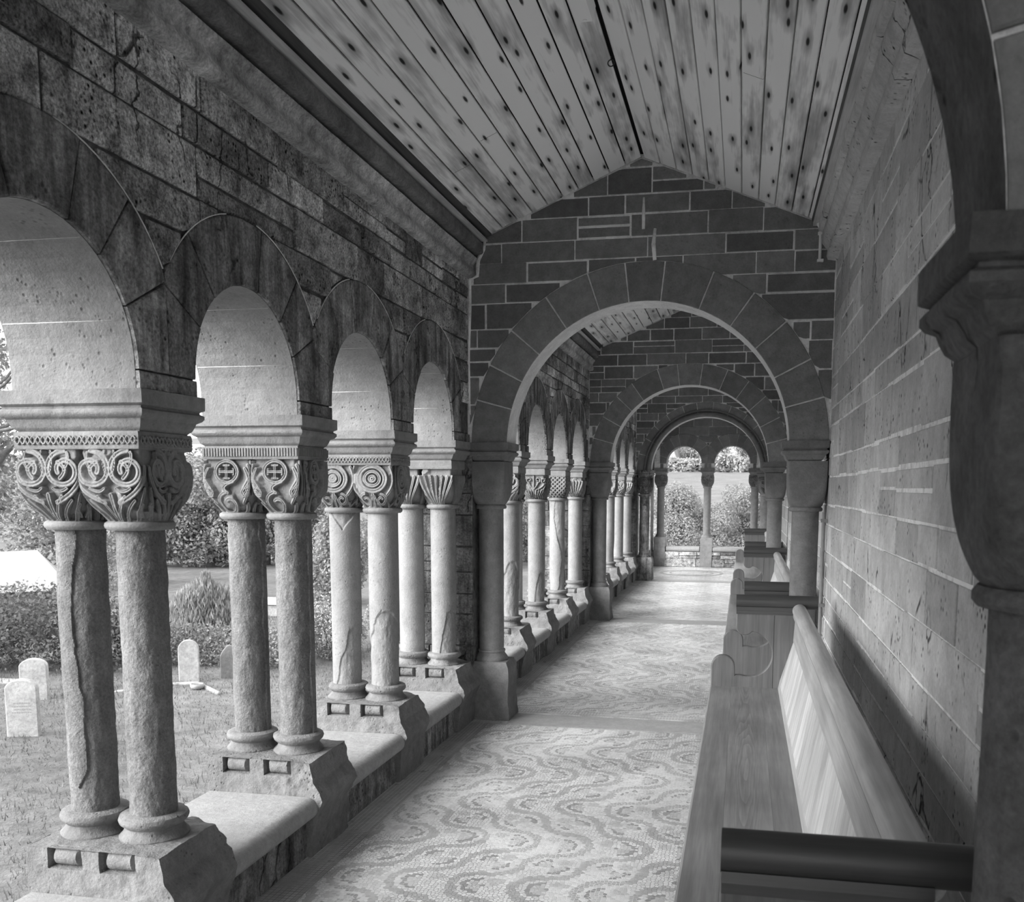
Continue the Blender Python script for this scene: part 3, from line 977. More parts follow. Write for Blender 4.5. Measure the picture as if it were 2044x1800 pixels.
def dense_block(b, x0, x1, y0, y1, z0, z1, st, disp):
    """closed box of fine grids; disp(P, N) -> displaced points"""
    def face(o, u, v, nu, nv, nrm):
        U = np.linspace(0, 1, nu+1); W = np.linspace(0, 1, nv+1)
        uu, ww = np.meshgrid(U, W)
        P = np.array(o)+np.outer(uu.ravel(), u)+np.outer(ww.ravel(), v)
        N = np.tile(np.array(nrm, float), (len(P), 1))
        Fc = [(j*(nu+1)+i, j*(nu+1)+i+1, (j+1)*(nu+1)+i+1, (j+1)*(nu+1)+i) for j in range(nv) for i in range(nu)]
        b.add(disp(P, N), Fc)
    dx, dy, dz = x1-x0, y1-y0, z1-z0
    nx, ny, nz = [max(2, int(d/st)) for d in (dx, dy, dz)]
    face((x0, y0, z0), (dx, 0, 0), (0, 0, dz), nx, nz, (0, -1, 0))
    face((x1, y0, z0), (0, dy, 0), (0, 0, dz), ny, nz, (1, 0, 0))
    face((x1, y1, z0), (-dx, 0, 0), (0, 0, dz), nx, nz, (0, 1, 0))
    face((x0, y1, z0), (0, -dy, 0), (0, 0, dz), ny, nz, (-1, 0, 0))
    face((x0, y0, z1), (dx, 0, 0), (0, dy, 0), nx, ny, (0, 0, 1))
    face((x0, y1, z0), (dx, 0, 0), (0, -dy, 0), nx, ny, (0, 0, -1))

PX = (-.105, .105)       # the two shafts either side of the pier's own centre (x = -1.925)
def plinth_mesh(b, st, seed, worn=.4, hw=.215, y0=-.18, y1=.17, zt=.395):
    def disp(P, N):
        P = P.copy(); x, y, z = P[:, 0].copy(), P[:, 1].copy(), P[:, 2].copy()
        # carved recesses with a roll in the upper part of the faces along x
        for sg, yy in ((-1, y0), (1, y1)):
            on = np.abs(y-yy) < 1e-6
            for cx in (-.085, .10):
                rec = on & (np.abs(x-cx) < .058) & (z > zt-.060) & (z < zt+.01)
                q = (z-(zt-.030))/.029
                P[:, 1] += np.where(rec, -sg*(.030-.027*np.sqrt(np.clip(1-q*q, 0, 1))*np.clip((.050-np.abs(x-cx))*90, 0, 1)), 0)
        # inner side swells over the coping nose and runs down to the floor
        t = np.clip((x+.0)/hw, 0, 1)**5
        bul = np.interp(z, [0, .10, .16, .20, .235, .27, .31, .395], [.0, .004, .01, .03, .045, .035, .008, .0])+fbm(P, 9, 3, seed+7)*.010
        P[:, 0] += t*bul
        # worn inner upper corner
        cr = np.clip((x-.15)/.09, 0, 1)*np.clip((z-(zt-.07))/.07, 0, 1)*np.clip((np.abs(y)-.10)/.07, 0, 1)
        w = np.clip(worn+fbm(P, 7, 2, seed), 0, 1)
        P[:, 0] -= cr*w*.03; P[:, 1] -= np.sign(y)*cr*w*.03; P[:, 2] -= cr*w*.02
        # rounding of edges
        n1 = fbm(P, 10, 3, seed+1); n2 = fbm(P, 40, 4, seed+3)
        k = .0025+worn*.006*np.clip(x*6+.4, 0, 1)
        e = (n1*1.2+n2*.7)*k
        P[:, 0] += np.clip(x/hw, -1, 1)**5*e; P[:, 1] += np.clip(y/.175, -1, 1)**5*e*1.3; P[:, 2] += np.where(N[:, 2] > .5, n2*.003+n1*.003, 0)
        return P
    dense_block(b, -hw+.0, hw+.03, y0, y1, -.02, zt, st, disp)

def weather(kind):
    """masks of flaked skin: (angle deg, height 0..1, jag) -> >0 where the skin is lost"""
    W = dict(
        rough=lambda a, z, j: 1-.0*z+j,
        vein=lambda a, z, j: np.minimum(np.abs(a+95-10*np.sin(z*7))-24+j*120, 60)/40-np.clip(.16-z, 0, 1)*(-8),
        mostly=lambda a, z, j: .45-np.clip((a+38)/60, -1, 1)+j*3-np.clip((.12-z)*0, 0, 1),
        foot_r=lambda a, z, j: np.maximum(.20-z+np.clip((a+80)/200, -.25, .12)+j, -(1-z)*4+.42+j*1.2-np.abs(a+75)/150),
        foot=lambda a, z, j: .36-z+j+np.clip(-(np.abs(a+60)-60)/400, -.1, .1),
        footsmall=lambda a, z, j: np.clip((a+95)/110, -.6, .32)-z*1.1+j,
        side=lambda a, z, j: (a+78-28*np.sin(z*5.5))/60+j*2,
        none=lambda a, z, j: z*0-1)
    return W[kind]

def twin_pier(y, label, pat, w0, w1, seed, lod=0, respond=0, x=-1.925, worn=.4, band='plain', cracked=False):
    root = empty('twin_column_pier', (x, y, 0), label=label, cat='column pair', group=None)
    res = [124, 56, 24][lod]; st = [.006, .010, .018][lod]
    # abacus: responds run into the wall
    b = MB(); ya, yb = -.16, .165
    if respond == 1: yb = .175
    if respond == -1: ya = -.28
    abacus(b, -.245, .24, ya, yb, ZA, .0035 if lod == 0 else .002, seed, [.008, .014, .03][lod])
    b.build('abacus', M_carved, root, smooth=True, sharp=38)
    b = MB(); zt, zb = ZA-.12, 1.392
    hw = .1025
    bz = .050
    loft_rect(b, -.205, .205, -.135, .135, [(0, zt+.001), (.002, zt-.006), (.002, zt-bz+.006), (0, zt-bz)], .0015, seed, .01)
    if band == 'tooth':
        for k in range(34):
            xx = -.2+.4*k/33; b.box(xx-.0035, xx+.0035, -.1405, -.134, zt-bz+.012, zt-.006)
        for k in range(22):
            yy = -.13+.26*k/21; b.box(.205, .2105, yy-.0035, yy+.0035, zt-bz+.012, zt-.006)
    if band == 'vine':
        for (z_, ph) in ((zt-.024, 0), (zt-.024, PI)):
            b.tube([(-.2+.4*i/80, -.139, z_+.011*math.sin(i*.9+ph)) for i in range(81)], .0035, 5)
            b.tube([(.209, -.13+.26*i/50, z_+.011*math.sin(i*.9+ph)) for i in range(51)], .0035, 5)
    for cx in PX: bell(b, cx, 0, zt-bz+.004, zb, hw, .088, pat, res, seed+int(cx*100), hy=.132, wear=(.55 if (pat == 'scroll' and cx > 0) else .2))
    for cx in PX: b.lathe([(.080, zb-.026), (.092, zb-.026), (.1, zb-.019), (.102, zb-.012), (.1, zb-.004), (.092, zb+.001), (.08, zb+.002)], (cx, 0), 40 if lod < 2 else 20)
    b.build('capital', M_carved, root, smooth=True, sharp=40)
    for cx, w in zip(PX, (w0, w1)):
        b = MB()
        hi = lod == 0 and w != 'none'
        shaft_mesh(b, cx, 0, .47, zb-.02, .078, 180 if hi else (96 if lod < 2 else 28), 480 if hi else (200 if w != 'none' and lod < 2 else 6), seed+int(cx*1000), weather(w) if w != 'none' else None)
        b.build('shaft', M_shaftd if hi and w in ('rough', 'vein', 'mostly') else M_shaft, root, smooth=True, sharp=50)
        b = MB()
        n = 72 if lod == 0 else 36
        b.lathe(base_prof(.392), (cx, 0), n)
        P = b.v[0]
        if lod < 2:
            wn = (.004 if w in ('none', 'vein') else .010)
            d = np.minimum(0, fbm(P, 13, 3, seed+31)+.1)*wn*1.6+fbm(P, 50, 3, seed+33)*.0012
            q = P[:, :2]-np.array([cx, 0]); L = np.linalg.norm(q, axis=1, keepdims=True)
            P[:, :2] += q/L*np.clip(d, -.016, .01)[:, None]
        b.build('column_base', M_plinth, root, smooth=True, sharp=40)
    b = MB(); ya, yb = -.18, .17
    if respond == 1: yb = .178
    if respond == -1: ya = -.29
    plinth_mesh(b, [.005, .010, .02][lod], seed, worn, y0=ya, y1=yb)
    b.build('plinth', M_plinth, root, smooth=True, sharp=35)
    return root

tp = twin_pier
Y0, Y1_, Y2_ = pier_ys(0), pier_ys(1), pier_ys(2)
tp(Y0[1], 'nearest pair of weathered columns at far left, heart-shaped scrolls carved on the capital', 'scroll', 'vein', 'rough', 101, 0, worn=.55, band='vine')
tp(Y0[2], 'second pair of rough flaking columns, small cross in a ring carved on its capital', 'cross', 'mostly', 'mostly', 202, 0, worn=.6, band='tooth')
tp(Y0[3], 'third pair of columns, ring rosettes carved on the capital, chipped outer shaft', 'rose', 'foot_r', 'foot', 303, 0, worn=.5, band='vine')
tp(Y0[4], 'pale smooth column pair with plain fluted capital against the first cross wall', 'flute', 'none', 'footsmall', 404, 0, respond=1, worn=.25)
tp(Y1_[1], 'dim column pair just right of the first round column, flaked patch at its foot', 'scroll', 'none', 'foot', 505, 1, worn=.5)
tp(Y1_[2], 'column pair in the second bay with fan and palm tracery on its capital', 'palm', 'none', 'footsmall', 606, 1, worn=.5)
tp(Y1_[3], 'column pair in second bay, basket-weave capital and a long crack down the shaft', 'basket', 'none', 'side', 707, 1, worn=.5)
tp(Y1_[4], 'bright column pair with fluted capital against the second cross wall', 'flute', 'none', 'none', 808, 1, respond=1, worn=.3)
tp(Y2_[1], 'small far column pair in the third bay just right of the second round pier', 'flute', 'none', 'footsmall', 909, 2)
tp(Y2_[2], 'small far column pair in the third bay, middle one of the three', 'cross', 'none', 'footsmall', 910, 2)
tp(Y2_[3], 'small far column pair, last free pair before the dark round column', 'scroll', 'none', 'none', 911, 2)
tp(Y2_[4], 'far column pair standing right against the dark round column of the far arch', 'flute', 'none', 'none', 912, 2, respond=1)

# abutment masonry at the near end of each bay (beyond each cross wall)
for k in range(3):
    b = MB(); b.box(XO+.01, XW-.01, C0[k]+CT-.005, C0[k]+CT+.24, -2.3, ZA)
    b.build('wall_left_jamb', M_vous, kind='structure')

# coping slabs between the plinths
def coping(ya, yb, label, seed, lod=0):
    prof = [(XO-.01, .245), (XO-.02, .235), (XO-.02, .19), (XO, .16)]
    n = 10
    prof = [(-2.14, .165), (-2.14, .240), (-2.13, .250), (-1.735, .252)]
    for i in range(n+1):
        a = PI/2-PI*i/n; prof.append((-1.70+.048*math.cos(a), .206+.046*math.sin(a)))
    prof.append((-1.72, .158))
    yc = (ya+yb)/2
    root = MB()
    ny = max(2, int((yb-ya)/(.02 if lod == 0 else .1)))
    A = np.array([(p[0]+1.925, p[1]) for p in prof]); m_ = len(A)
    ys = np.linspace(ya-yc, yb-yc, ny+1)
    V = np.zeros(((ny+1)*m_, 3)); V[:, 0] = np.tile(A[:, 0], ny+1); V[:, 2] = np.tile(A[:, 1], ny+1); V[:, 1] = np.repeat(ys, m_)
    V[:, 2] += fbm(V+seed, 8, 3, seed)*.0015
    Fc = []
    for j in range(ny):
        for i in range(m_):
            i2 = (i+1) % m_; Fc.append((j*m_+i, (j+1)*m_+i, (j+1)*m_+i2, j*m_+i2))
    Fc.append(list(range(m_))); Fc.append([ny*m_+i for i in range(m_)][::-1])
    root.add(V, Fc)
    return root.build('coping_slab', M_slab, smooth=True, sharp=30, loc=(-1.925, yc, 0), label=label, cat='slab')
names = [['pale stone coping slab at the bottom left corner before the nearest column pair', 'broad pale coping slab between the first and second column pairs', 'pale coping slab between the second and third column pairs', 'pale coping slab between the third column pair and the fluted pair at the cross wall'],
         ['coping slab of the second bay just past the first round pier, mostly hidden', 'coping slab of the second bay between the dim scroll pair and the palm pair', 'coping slab of the second bay between the palm pair and the basket pair', 'coping slab of the second bay between the basket pair and the fluted pair'],
         ['tiny coping slab of the third bay just past the second round pier', 'tiny coping slab between the first and middle pairs of the third bay', 'tiny coping slab between the middle and last free pairs of the third bay', 'tiny coping slab of the third bay beside the dark round column']]
for k in range(3):
    ys = pier_ys(k)
    for i in range(4):
        a = ys[i]+.172 if i else ys[i]-.05
        coping(a, ys[i+1]-.182, names[k][i], k*10+i, 0 if k == 0 else 1)

# ------------------------------------------------------------------ round piers of the cross arches
def cushion(b, zt, zb, hx, hy, rb, res=30):
    nt = res*4; nz = 26
    k = np.repeat(np.arange(4), res); a = np.tile(np.arange(res)/res*2-1, 4); th = k*PI/2+np.arctan(a)
    P = []
    for j in range(nz+1):
        v = j/nz; s = max(0, (v-.30)/.70)
        w = math.sqrt(max(0, 1-s**2.3))
        hx_, hy_ = rb+(hx-rb)*w, rb+(hy-rb)*w
        n = 2+26*(1-s)**1.6
        for t in th:
            c, s_ = abs(math.cos(t)), abs(math.sin(t))
            r = 1/((c/hx_)**n+(s_/hy_)**n)**(1/n)
            P.append((r*math.cos(t), r*math.sin(t), zt-v*(zt-zb)))
    Fc = [(j*nt+i, (j+1)*nt+i, (j+1)*nt+(i+1) % nt, j*nt+(i+1) % nt) for j in range(nz) for i in range(nt)]
    b.add(P, Fc); b.add(P[:nt], [list(range(nt))]); b.add(P[-nt:], [list(range(nt))[::-1]])

def round_pier(x, y, label, side, seed, dark=False, lod=0, hx=.118, ab=None, carved=None):
    root = empty('round_column', (x, y, 0), label=label, cat='column')
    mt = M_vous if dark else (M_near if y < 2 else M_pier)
    xa, xb = (-.155, .115) if side == 'R' else (-.115, .150)
    b = MB(); abacus(b, xa, xb, -.145, .145, ZA, .003, seed, .012 if lod == 0 else .03)
    b.build('abacus', mt, root, smooth=True, sharp=38)
    b = MB()
    if carved: bell(b, 0, 0, ZA-.118, 1.39, .125, .088, carved, 40, seed, hy=.125)
    else: cushion(b, ZA-.118, 1.385, hx if side == 'L' else .1145, .12, .088)
    b.lathe([(.083, 1.36), (.094, 1.361), (.1, 1.368), (.1, 1.378), (.094, 1.386), (.083, 1.387)], seg=36)
    b.build('capital', mt, root, smooth=True, sharp=40)
    b = MB(); shaft_mesh(b, 0, 0, .44, 1.365, .08, 64, 60, seed, None, .0012)
    b.build('shaft', mt, root, smooth=True, sharp=50)
    b = MB(); b.lathe([(.105, .375), (.108, .39), (.1, .405), (.088, .42), (.085, .43), (.09, .436), (.088, .446), (.08, .45)], seg=40)
    b.build('column_base', mt, root, smooth=True, sharp=50)
    b = MB()
    def disp(P, N):
        P = P.copy(); z = P[:, 2].copy()
        wv = 1+.0*z
        n1 = fbm(P, 6, 3, seed+1); n2 = fbm(P, 28, 4, seed+2)
        sc = np.interp(z, [0, .05, .15, .25, .34, .378], [1.03, 1.0, .95, .99, .98, .86])
        e = n1*.012+n2*.004
        X = P[:, 0]*sc; Yy = P[:, 1]*sc
        P[:, 0] = X+np.clip(P[:, 0]/.13, -1, 1)**5*e; P[:, 1] = Yy+np.clip(P[:, 1]/.13, -1, 1)**5*e
        return P
    dense_block(b, -.12 if side == 'L' else -.12, .145 if side == 'L' else .108, -.13, .13, 0, .378, .008 if lod == 0 else .02, disp)
    b.build('plinth', mt, root, smooth=True, sharp=35)
    return root
LX, RX = -1.592, .372
round_pier(RX, C0[0]+.12, 'blurred dark round column with cushion capital at the right edge of the view', 'R', 21)
round_pier(LX, C0[1]+.12, 'round column with cushion capital and tall rough base, left of the first cross arch', 'L', 22)
round_pier(RX, C0[1]+.12, 'large round column with cushion capital behind the nearest pew, right of first arch', 'R', 23)
round_pier(LX, C0[2]+.12, 'round column with cushion capital at the left of the second cross arch', 'L', 24, lod=1)
round_pier(RX-.03, C0[2]+.12, 'round column with cushion capital at the right of the second cross arch', 'R', 25, lod=1)
round_pier(LX+.03, C0[3]+.12, 'dark round column with knotted carved capital at the left of the far cross arch', 'L', 26, True, 1, carved='rose')
round_pier(RX-.02, C0[3]+.12, 'small round column with carved capital at the right of the far cross arch', 'R', 27, False, 1, carved='scroll')

# ------------------------------------------------------------------ end chamber
def end_outline():
    Z = 1.86
    pts = [(XW-.3, Z)]
    for c in (-1.11, -.215):
        pts.append((c-.33, Z))
        for i in range(25):
            a = PI-PI*i/24; pts.append((c+.33*math.cos(a), 1.95+.33*math.sin(a)))
        pts.append((c+.33, Z))
    pts.append((XR+.3, Z)); return pts
pts = end_outline(); V = []; Fc = []; mi = []
for (x, z) in pts: V += [(x, YEND+.012, z), (x, YEND+.4, z), (x, YEND+.012, 3.6), (x, YEND+.4, 3.6)]
for j in range(len(pts)-1):
    a, c = 4*j, 4*j+4
    Fc.append((a, a+1, c+1, c)); mi.append(1)
    if abs(pts[j][0]-pts[j+1][0]) > 1e-6:
        Fc.append((a, c, c+2, a+2)); mi.append(0); Fc.append((a+1, a+3, c+3, c+1)); mi.append(0)
b = MB(); b.add(V, Fc); b.mi = mi
b.build('wall_end', [M_mortar, M_pale], kind='structure')
rng = random.Random(77); b = MB()
def ebot(x):
    z = 1.86
    for c in (-1.11, -.215):
        d = abs(x-c)
        if d < .55: z = max(z, 1.95+math.sqrt(.55**2-d*d))
    return z
for P in ashlar(XW, XR, 1.86, 3.44, ebot, lambda x: ceil_z(min(max(x, -1.575), .415)), rng, (.1, .17), (.25, .5), .01):
    b.prism(ccw(P), 'y', YEND+.014, YEND+rng.uniform(-.002, .002), 0, inset=.003)
for c in (-1.11, -.215):
    for P in voussoirs(c, 1.95, .331, .55, 9, clamp=.4475, rng=rng, gap=.007):
        b.prism(ccw(P), 'y', YEND+.014, YEND-.004, 1, inset=.003)
    for x in (c-.44, c+.385):
        b.prism(ccw([(x, 1.86), (x+.055, 1.86), (x+.055, 1.948), (x, 1.948)]), 'y', YEND+.014, YEND-.004, 1, inset=.002)
b.build('wall_end_courses', [M_cross, M_cvous], kind='structure')
b = MB(); b.box(XW-.3, XR+.3, YEND+.02, YEND+.40, -2.4, .29)
for P in ashlar(XW, XR, 0, .29, lambda x: 0, lambda x: .29, rng, (.12, .16), (.3, .6), .01):
    b.prism(ccw(P), 'y', YEND+.022, YEND, 1, inset=.004)
b.build('wall_end_parapet', [M_mortard, M_wall], kind='structure')
def end_coping(x0, x1, label):
    b = MB(); pr = [(YEND+.42, .29), (YEND+.42, .375), (YEND+.05, .385)]
    for i in range(9):
        a = PI/2+PI*i/8; pr.append((YEND+.03+.05*math.cos(a), .338+.047*math.sin(a)))
    xc = (x0+x1)/2
    b.prism(ccw(pr), 'x', x0-xc, x1-xc)
    b.v[0] = b.v[0]-np.array([0, YEND, 0])
    return b.build('coping_slab', M_slab, smooth=True, sharp=30, loc=(xc, YEND, 0), label=label, cat='slab')
end_coping(-1.42, -.79, 'worn sill slab under the left window arch of the end wall')
end_coping(-.54, .10, 'rounded pale sill slab under the right window arch of the end wall')
def end_column(x, label, hw, seed, mt):
    root = empty('slender_column', (x, YEND+.16, 0), label=label, cat='column')
    b = MB(); abacus(b, -hw, hw, -.17, .2, 1.865, .002, seed, .02); b.build('abacus', mt, root, smooth=True, sharp=38)
    b = MB(); bell(b, 0, 0, 1.748, 1.52, .115, .078, 'palm', 40, seed, hy=.13)
    b.lathe([(.07, 1.495), (.085, 1.498), (.088, 1.508), (.085, 1.52), (.07, 1.522)], seg=30)
    b.build('capital', mt, root, smooth=True, sharp=40)
    b = MB(); shaft_mesh(b, 0, 0, .60, 1.51, .07, 40, 8, seed); b.build('shaft', mt, root, smooth=True, sharp=50)
    b = MB(); b.lathe([(.1, .56), (.1, .575), (.085, .59), (.088, .605), (.072, .615)], seg=30); b.build('column_base', mt, root, smooth=True, sharp=50)
    b = MB(); loft_rect(b, -.105, .105, -.17, .19, [(0, .56), (.008, .53), (.008, .3), (0, 0)], .006, seed, .02)
    b.build('plinth', mt, root, smooth=True, sharp=35)
end_column(-1.545, 'slender column with leafy capital at the left side of the end wall windows', .13, 31, M_carved)
end_column(-.665, 'slender column with leafy capital standing between the two end window arches', .135, 32, M_carved)
end_column(.215, 'dark slender column with leafy capital at the right side of the end wall windows', .13, 33, M_pier)
# side walls of the chamber: parapet below, wall above wide openings
for x0, x1 in ((XO, XW), (XR, XR+.35)):
    b = MB(); b.box(x0, x1, C0[3]+CT, YEND+.4, 1.86, 3.02); b.box(x0, x1, C0[3]+CT, YEND+.4, -2.4, .33)
    b.box(x0, x1, YEND-.25, YEND+.4, .33, 1.86); b.box(x0, x1, C0[3]+CT, C0[3]+CT+.3, .33, 1.86)
    b.build('wall_chamber', M_vous, kind='structure')

# ------------------------------------------------------------------ pews
def build_pew(loc, L, label, zs=1., grp=None):
    root = empty('church_pew', loc, label=label, cat='pew')
    def prism(name, poly, y0, y1, mat, par, sm=False, inset=0):
        b = MB(); b.prism(ccw(poly), 'y', y0, y1, inset=0); return b.build(name, mat, par, smooth=sm, sharp=35)
    # seat of three boards with a rounded front edge
    b = MB()
    for i, (x0, x1) in enumerate(((-.148, -.035), (-.0345, .12), (.1205, .222))):
        pr = [(x0, .425), (x1, .425), (x1, .45), (x0, .45)]
        if i == 0: pr = [(x0+.006, .423), (x1, .425), (x1, .45), (x0+.008, .45), (x0+.002, .446), (x0, .438), (x0+.001, .428)]
        b.prism(ccw(pr), 'y', .045, L-.045)
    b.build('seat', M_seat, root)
    b = MB(); b.box(-.128, -.106, .045, L-.045, .30, .424); b.box(.19, .21, .045, L-.045, .30, .424)
    b.build('seat_rail', M_end, root)
    # sloping back: frame, diagonal boards, capping roll
    back = MB()
    def bp(t): return (.213+(.281-.213)*t, .49+(.712-.49)*t)      # along the slope
    back.prism(ccw([(.206, .450), (.216, .500), (.232, .497), (.224, .450)]), 'y', .045, L-.045)
    back.prism(ccw([(.276, .705), (.284, .838), (.306, .838), (.296, .700)]), 'y', .045, L-.045)
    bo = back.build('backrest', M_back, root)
    b = MB(); nb = int(L/.098)+4; sh = .205
    nx, nz = .93, -.28
    for i in range(-3, nb):
        ya = .045+i*.098; a = ya+.0015; c = ya+.0965
        q = []
        K = 6
        lo = []; hi = []
        for t in (0, 1):
            pass
        poly = [(a, 0), (c, 0), (c+sh, 1), (a+sh, 1)]
        # clip to the span in y
        def clip(P, lim, keep_gt):
            out = []
            for j in range(len(P)):
                p, q_ = P[j], P[(j+1) % len(P)]
                ip = (p[0] >= lim) if keep_gt else (p[0] <= lim); iq = (q_[0] >= lim) if keep_gt else (q_[0] <= lim)
                if ip: out.append(p)
                if ip != iq:
                    t = (lim-p[0])/(q_[0]-p[0]); out.append((lim, p[1]+(q_[1]-p[1])*t))
            return out
        poly = clip(poly, .046, True)
        if len(poly) > 2: poly = clip(poly, L-.046, False)
        if len(poly) < 3: continue
        n = len(poly); V = []
        ins = inset_poly(poly, .002)
        for (pp, off) in ((poly, .014), (poly, .0018), (ins, 0.)):
            for (yy, t) in pp:
                x, z = bp(min(max(t, 0), 1)); V.append((x+nx*off*.9, yy, z+nz*off*.9))
        Fc = [[2*n+j for j in range(n)]]
        for l in range(2):
            for j in range(n): Fc.append([l*n+j, l*n+(j+1) % n, (l+1)*n+(j+1) % n, (l+1)*n+j])
        b.add(V, Fc)
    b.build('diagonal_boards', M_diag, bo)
    b = MB(); pr = [(.303+.036*math.cos(a), .866+.036*math.sin(a)) for a in [2*PI*i/20 for i in range(20)]]
    b.prism(ccw(pr), 'y', .045, L-.045)
    b.prism(ccw([(.272, .832), (.30, .832), (.30, .845), (.272, .845)]), 'y', .045, L-.045)
    b.build('capping_roll', M_back, bo, smooth=True, sharp=35)
    # ends
    for y0, y1 in ((0, .045), (L-.045, L)):
        P = [(-.143, 0), (-.143, .556)]
        P += arc(-.081, .556, .062, 180, 0, 16)[1:]
        P += [(-.017, .512)]
        P += arc(.05, .628, .121, -108, 80, 30)
        P += arc(.028, .775, .047, -30, -185, 16)[1:]
        P += [(-.018, .80), (-.018, .868), (.31, .868), (.31, .79), (.298, .70), (.232, .49), (.232, 0)]
        b = MB(); 
        Pc = ccw(P); n = len(Pc)
        ins = inset_poly(Pc, .005)
        V = [(p[0], y0+.005, p[1]) for p in Pc]+[(p[0], y1-.005, p[1]) for p in Pc]+[(p[0], y0, p[1]) for p in ins]+[(p[0], y1, p[1]) for p in ins]
        Fc = [[j, (j+1) % n, n+(j+1) % n, n+j][::-1] for j in range(n)]
        Fc += [[2*n+j, 2*n+(j+1) % n, (j+1) % n, j][::-1] for j in range(n)]
        Fc += [[n+j, n+(j+1) % n, 3*n+(j+1) % n, 3*n+j][::-1] for j in range(n)]
        Fc += [[2*n+j for j in range(n)], [3*n+j for j in range(n)][::-1]]
        b.add(V, Fc)
        for yf in (y0-.0008, y1-.0012): b.box(.176, .1785, yf, yf+.002, .0, .838, 1)
        e = b.build('end_panel', [M_end, M_iron], root)
        yc = (y0+y1)/2
        b = MB(); pr = [(yc+.036*math.cos(a), .906+.036*math.sin(a)) for a in [2*PI*i/20 for i in range(20)]]
        b.prism(ccw(pr), 'x', -.02, .395)
        b.prism(ccw([(yc-.032, .862), (yc+.032, .862), (yc+.028, .88), (yc-.028, .88)]), 'x', -.019, .31)
        b.prism(ccw([(yc-.027, .842), (yc+.027, .842), (yc+.027, .863), (yc-.027, .863)]), 'x', -.0185, .31)
        b.build('top_rail', M_rail, e, smooth=True, sharp=35)
    if zs != 1: root.scale = (1, 1, zs)
    return root
build_pew((0, 1.5, 0), 3.55, 'nearest wooden pew with long polished seat and scrolled end, in the right foreground')
build_pew((.043, 6.05, 0), 3.55, 'second wooden pew, starting behind the large round column and lit pale on its back', .968)
build_pew((.055, 10.78, 0), 3.55, 'farthest wooden pew, mostly hidden, in front of the end window', .958)

# ------------------------------------------------------------------ small fittings
r = empty('ceiling_light', (-.67, 3.72, 3.36), label='small white emergency light box hanging at the ceiling ridge', cat='light')
b = MB(); pr = [(-.048, .03), (-.040, -.012), (-.030, -.026), (.036, -.026), (.044, -.012), (.048, .03)]
b.prism(ccw(pr), 'y', -.20, .20); b.build('housing', M_white, r)
b = MB(); b.lathe([(.006, -.030), (.009, -.029), (.009, -.024)], (.008, .185), 16); b.build('indicator_lens', M_white, r)
b = MB(); b.box(-.014, .012, -.15, .15, .03, .075); b.build('mounting_bracket', M_iron, r)
r = MB(); r.tube([(.014*math.cos(a), 0, .014*math.sin(a)) for a in [2*PI*i/20 for i in range(21)]], .0028, 6)
r.tube([(0, 0, .014), (0, 0, .03)], .003, 6)
r.build('hook_ring', M_iron, smooth=True, loc=(-.63, 4.42, 3.385), label='tiny dark iron ring hanging from the ridge of the boarded ceiling', cat='hook')
b = MB(); b.tube([(0, 0, 0), (0, 0, 1.36)], .011, 12)
for z in (.3, .8, 1.3): b.box(-.016, .02, -.014, .014, z, z+.02)
b.build('wall_pipe', M_lead, smooth=True, sharp=40, loc=(.468, C0[1]-.03, 0), label='thin vertical pipe on the right wall beside the large round column', cat='pipe')
b = MB(); b.tube([(0, 0, 0), (0, 0, .17)], .009, 10); b.box(-.015, .02, -.012, .012, .0, .015); b.box(-.015, .02, -.012, .012, .15, .165)
b.build('cable_conduit', M_white, smooth=True, sharp=40, loc=(.395, C0[1]-.018, 2.785), label='short white conduit at the top right corner of the first cross wall', cat='conduit')
b = MB(); b.lathe([(.004, -.025), (.016, -.022), (.024, -.01), (.026, 0), (.024, .012), (.01, .02)], seg=20)
b.build('bulkhead_lamp', M_white, smooth=True, loc=(.395, C0[1]-.045, 2.992), label='little round white lamp under the eave at the right end of the first cross wall', cat='lamp')

# ------------------------------------------------------------------ terrain
def ground_z(x, y):
    z = -2.1+.06*math.sin(x*.35)+.05*math.sin(y*.28+x*.1)
    if y > 50: z += (y-50)*.048
    d = math.hypot(x, y)
    if x < -20: z += max(0, (d-50))*.02
    return z
xs = np.concatenate([np.linspace(-400, -60, 18), np.linspace(-56, 30, 44), np.linspace(40, 300, 12)])
ys = np.concatenate([np.linspace(-60, -8, 10), np.linspace(-6, 60, 44), np.linspace(66, 420, 30)])
V = [(x, y, ground_z(x, y)) for y in ys for x in xs]; nx = len(xs)
Fc = [(j*nx+i, j*nx+i+1, (j+1)*nx+i+1, (j+1)*nx+i) for j in range(len(ys)-1) for i in range(nx-1)]
b = MB(); b.add(V, Fc); b.build('ground', M_grass, smooth=True, kind='structure')

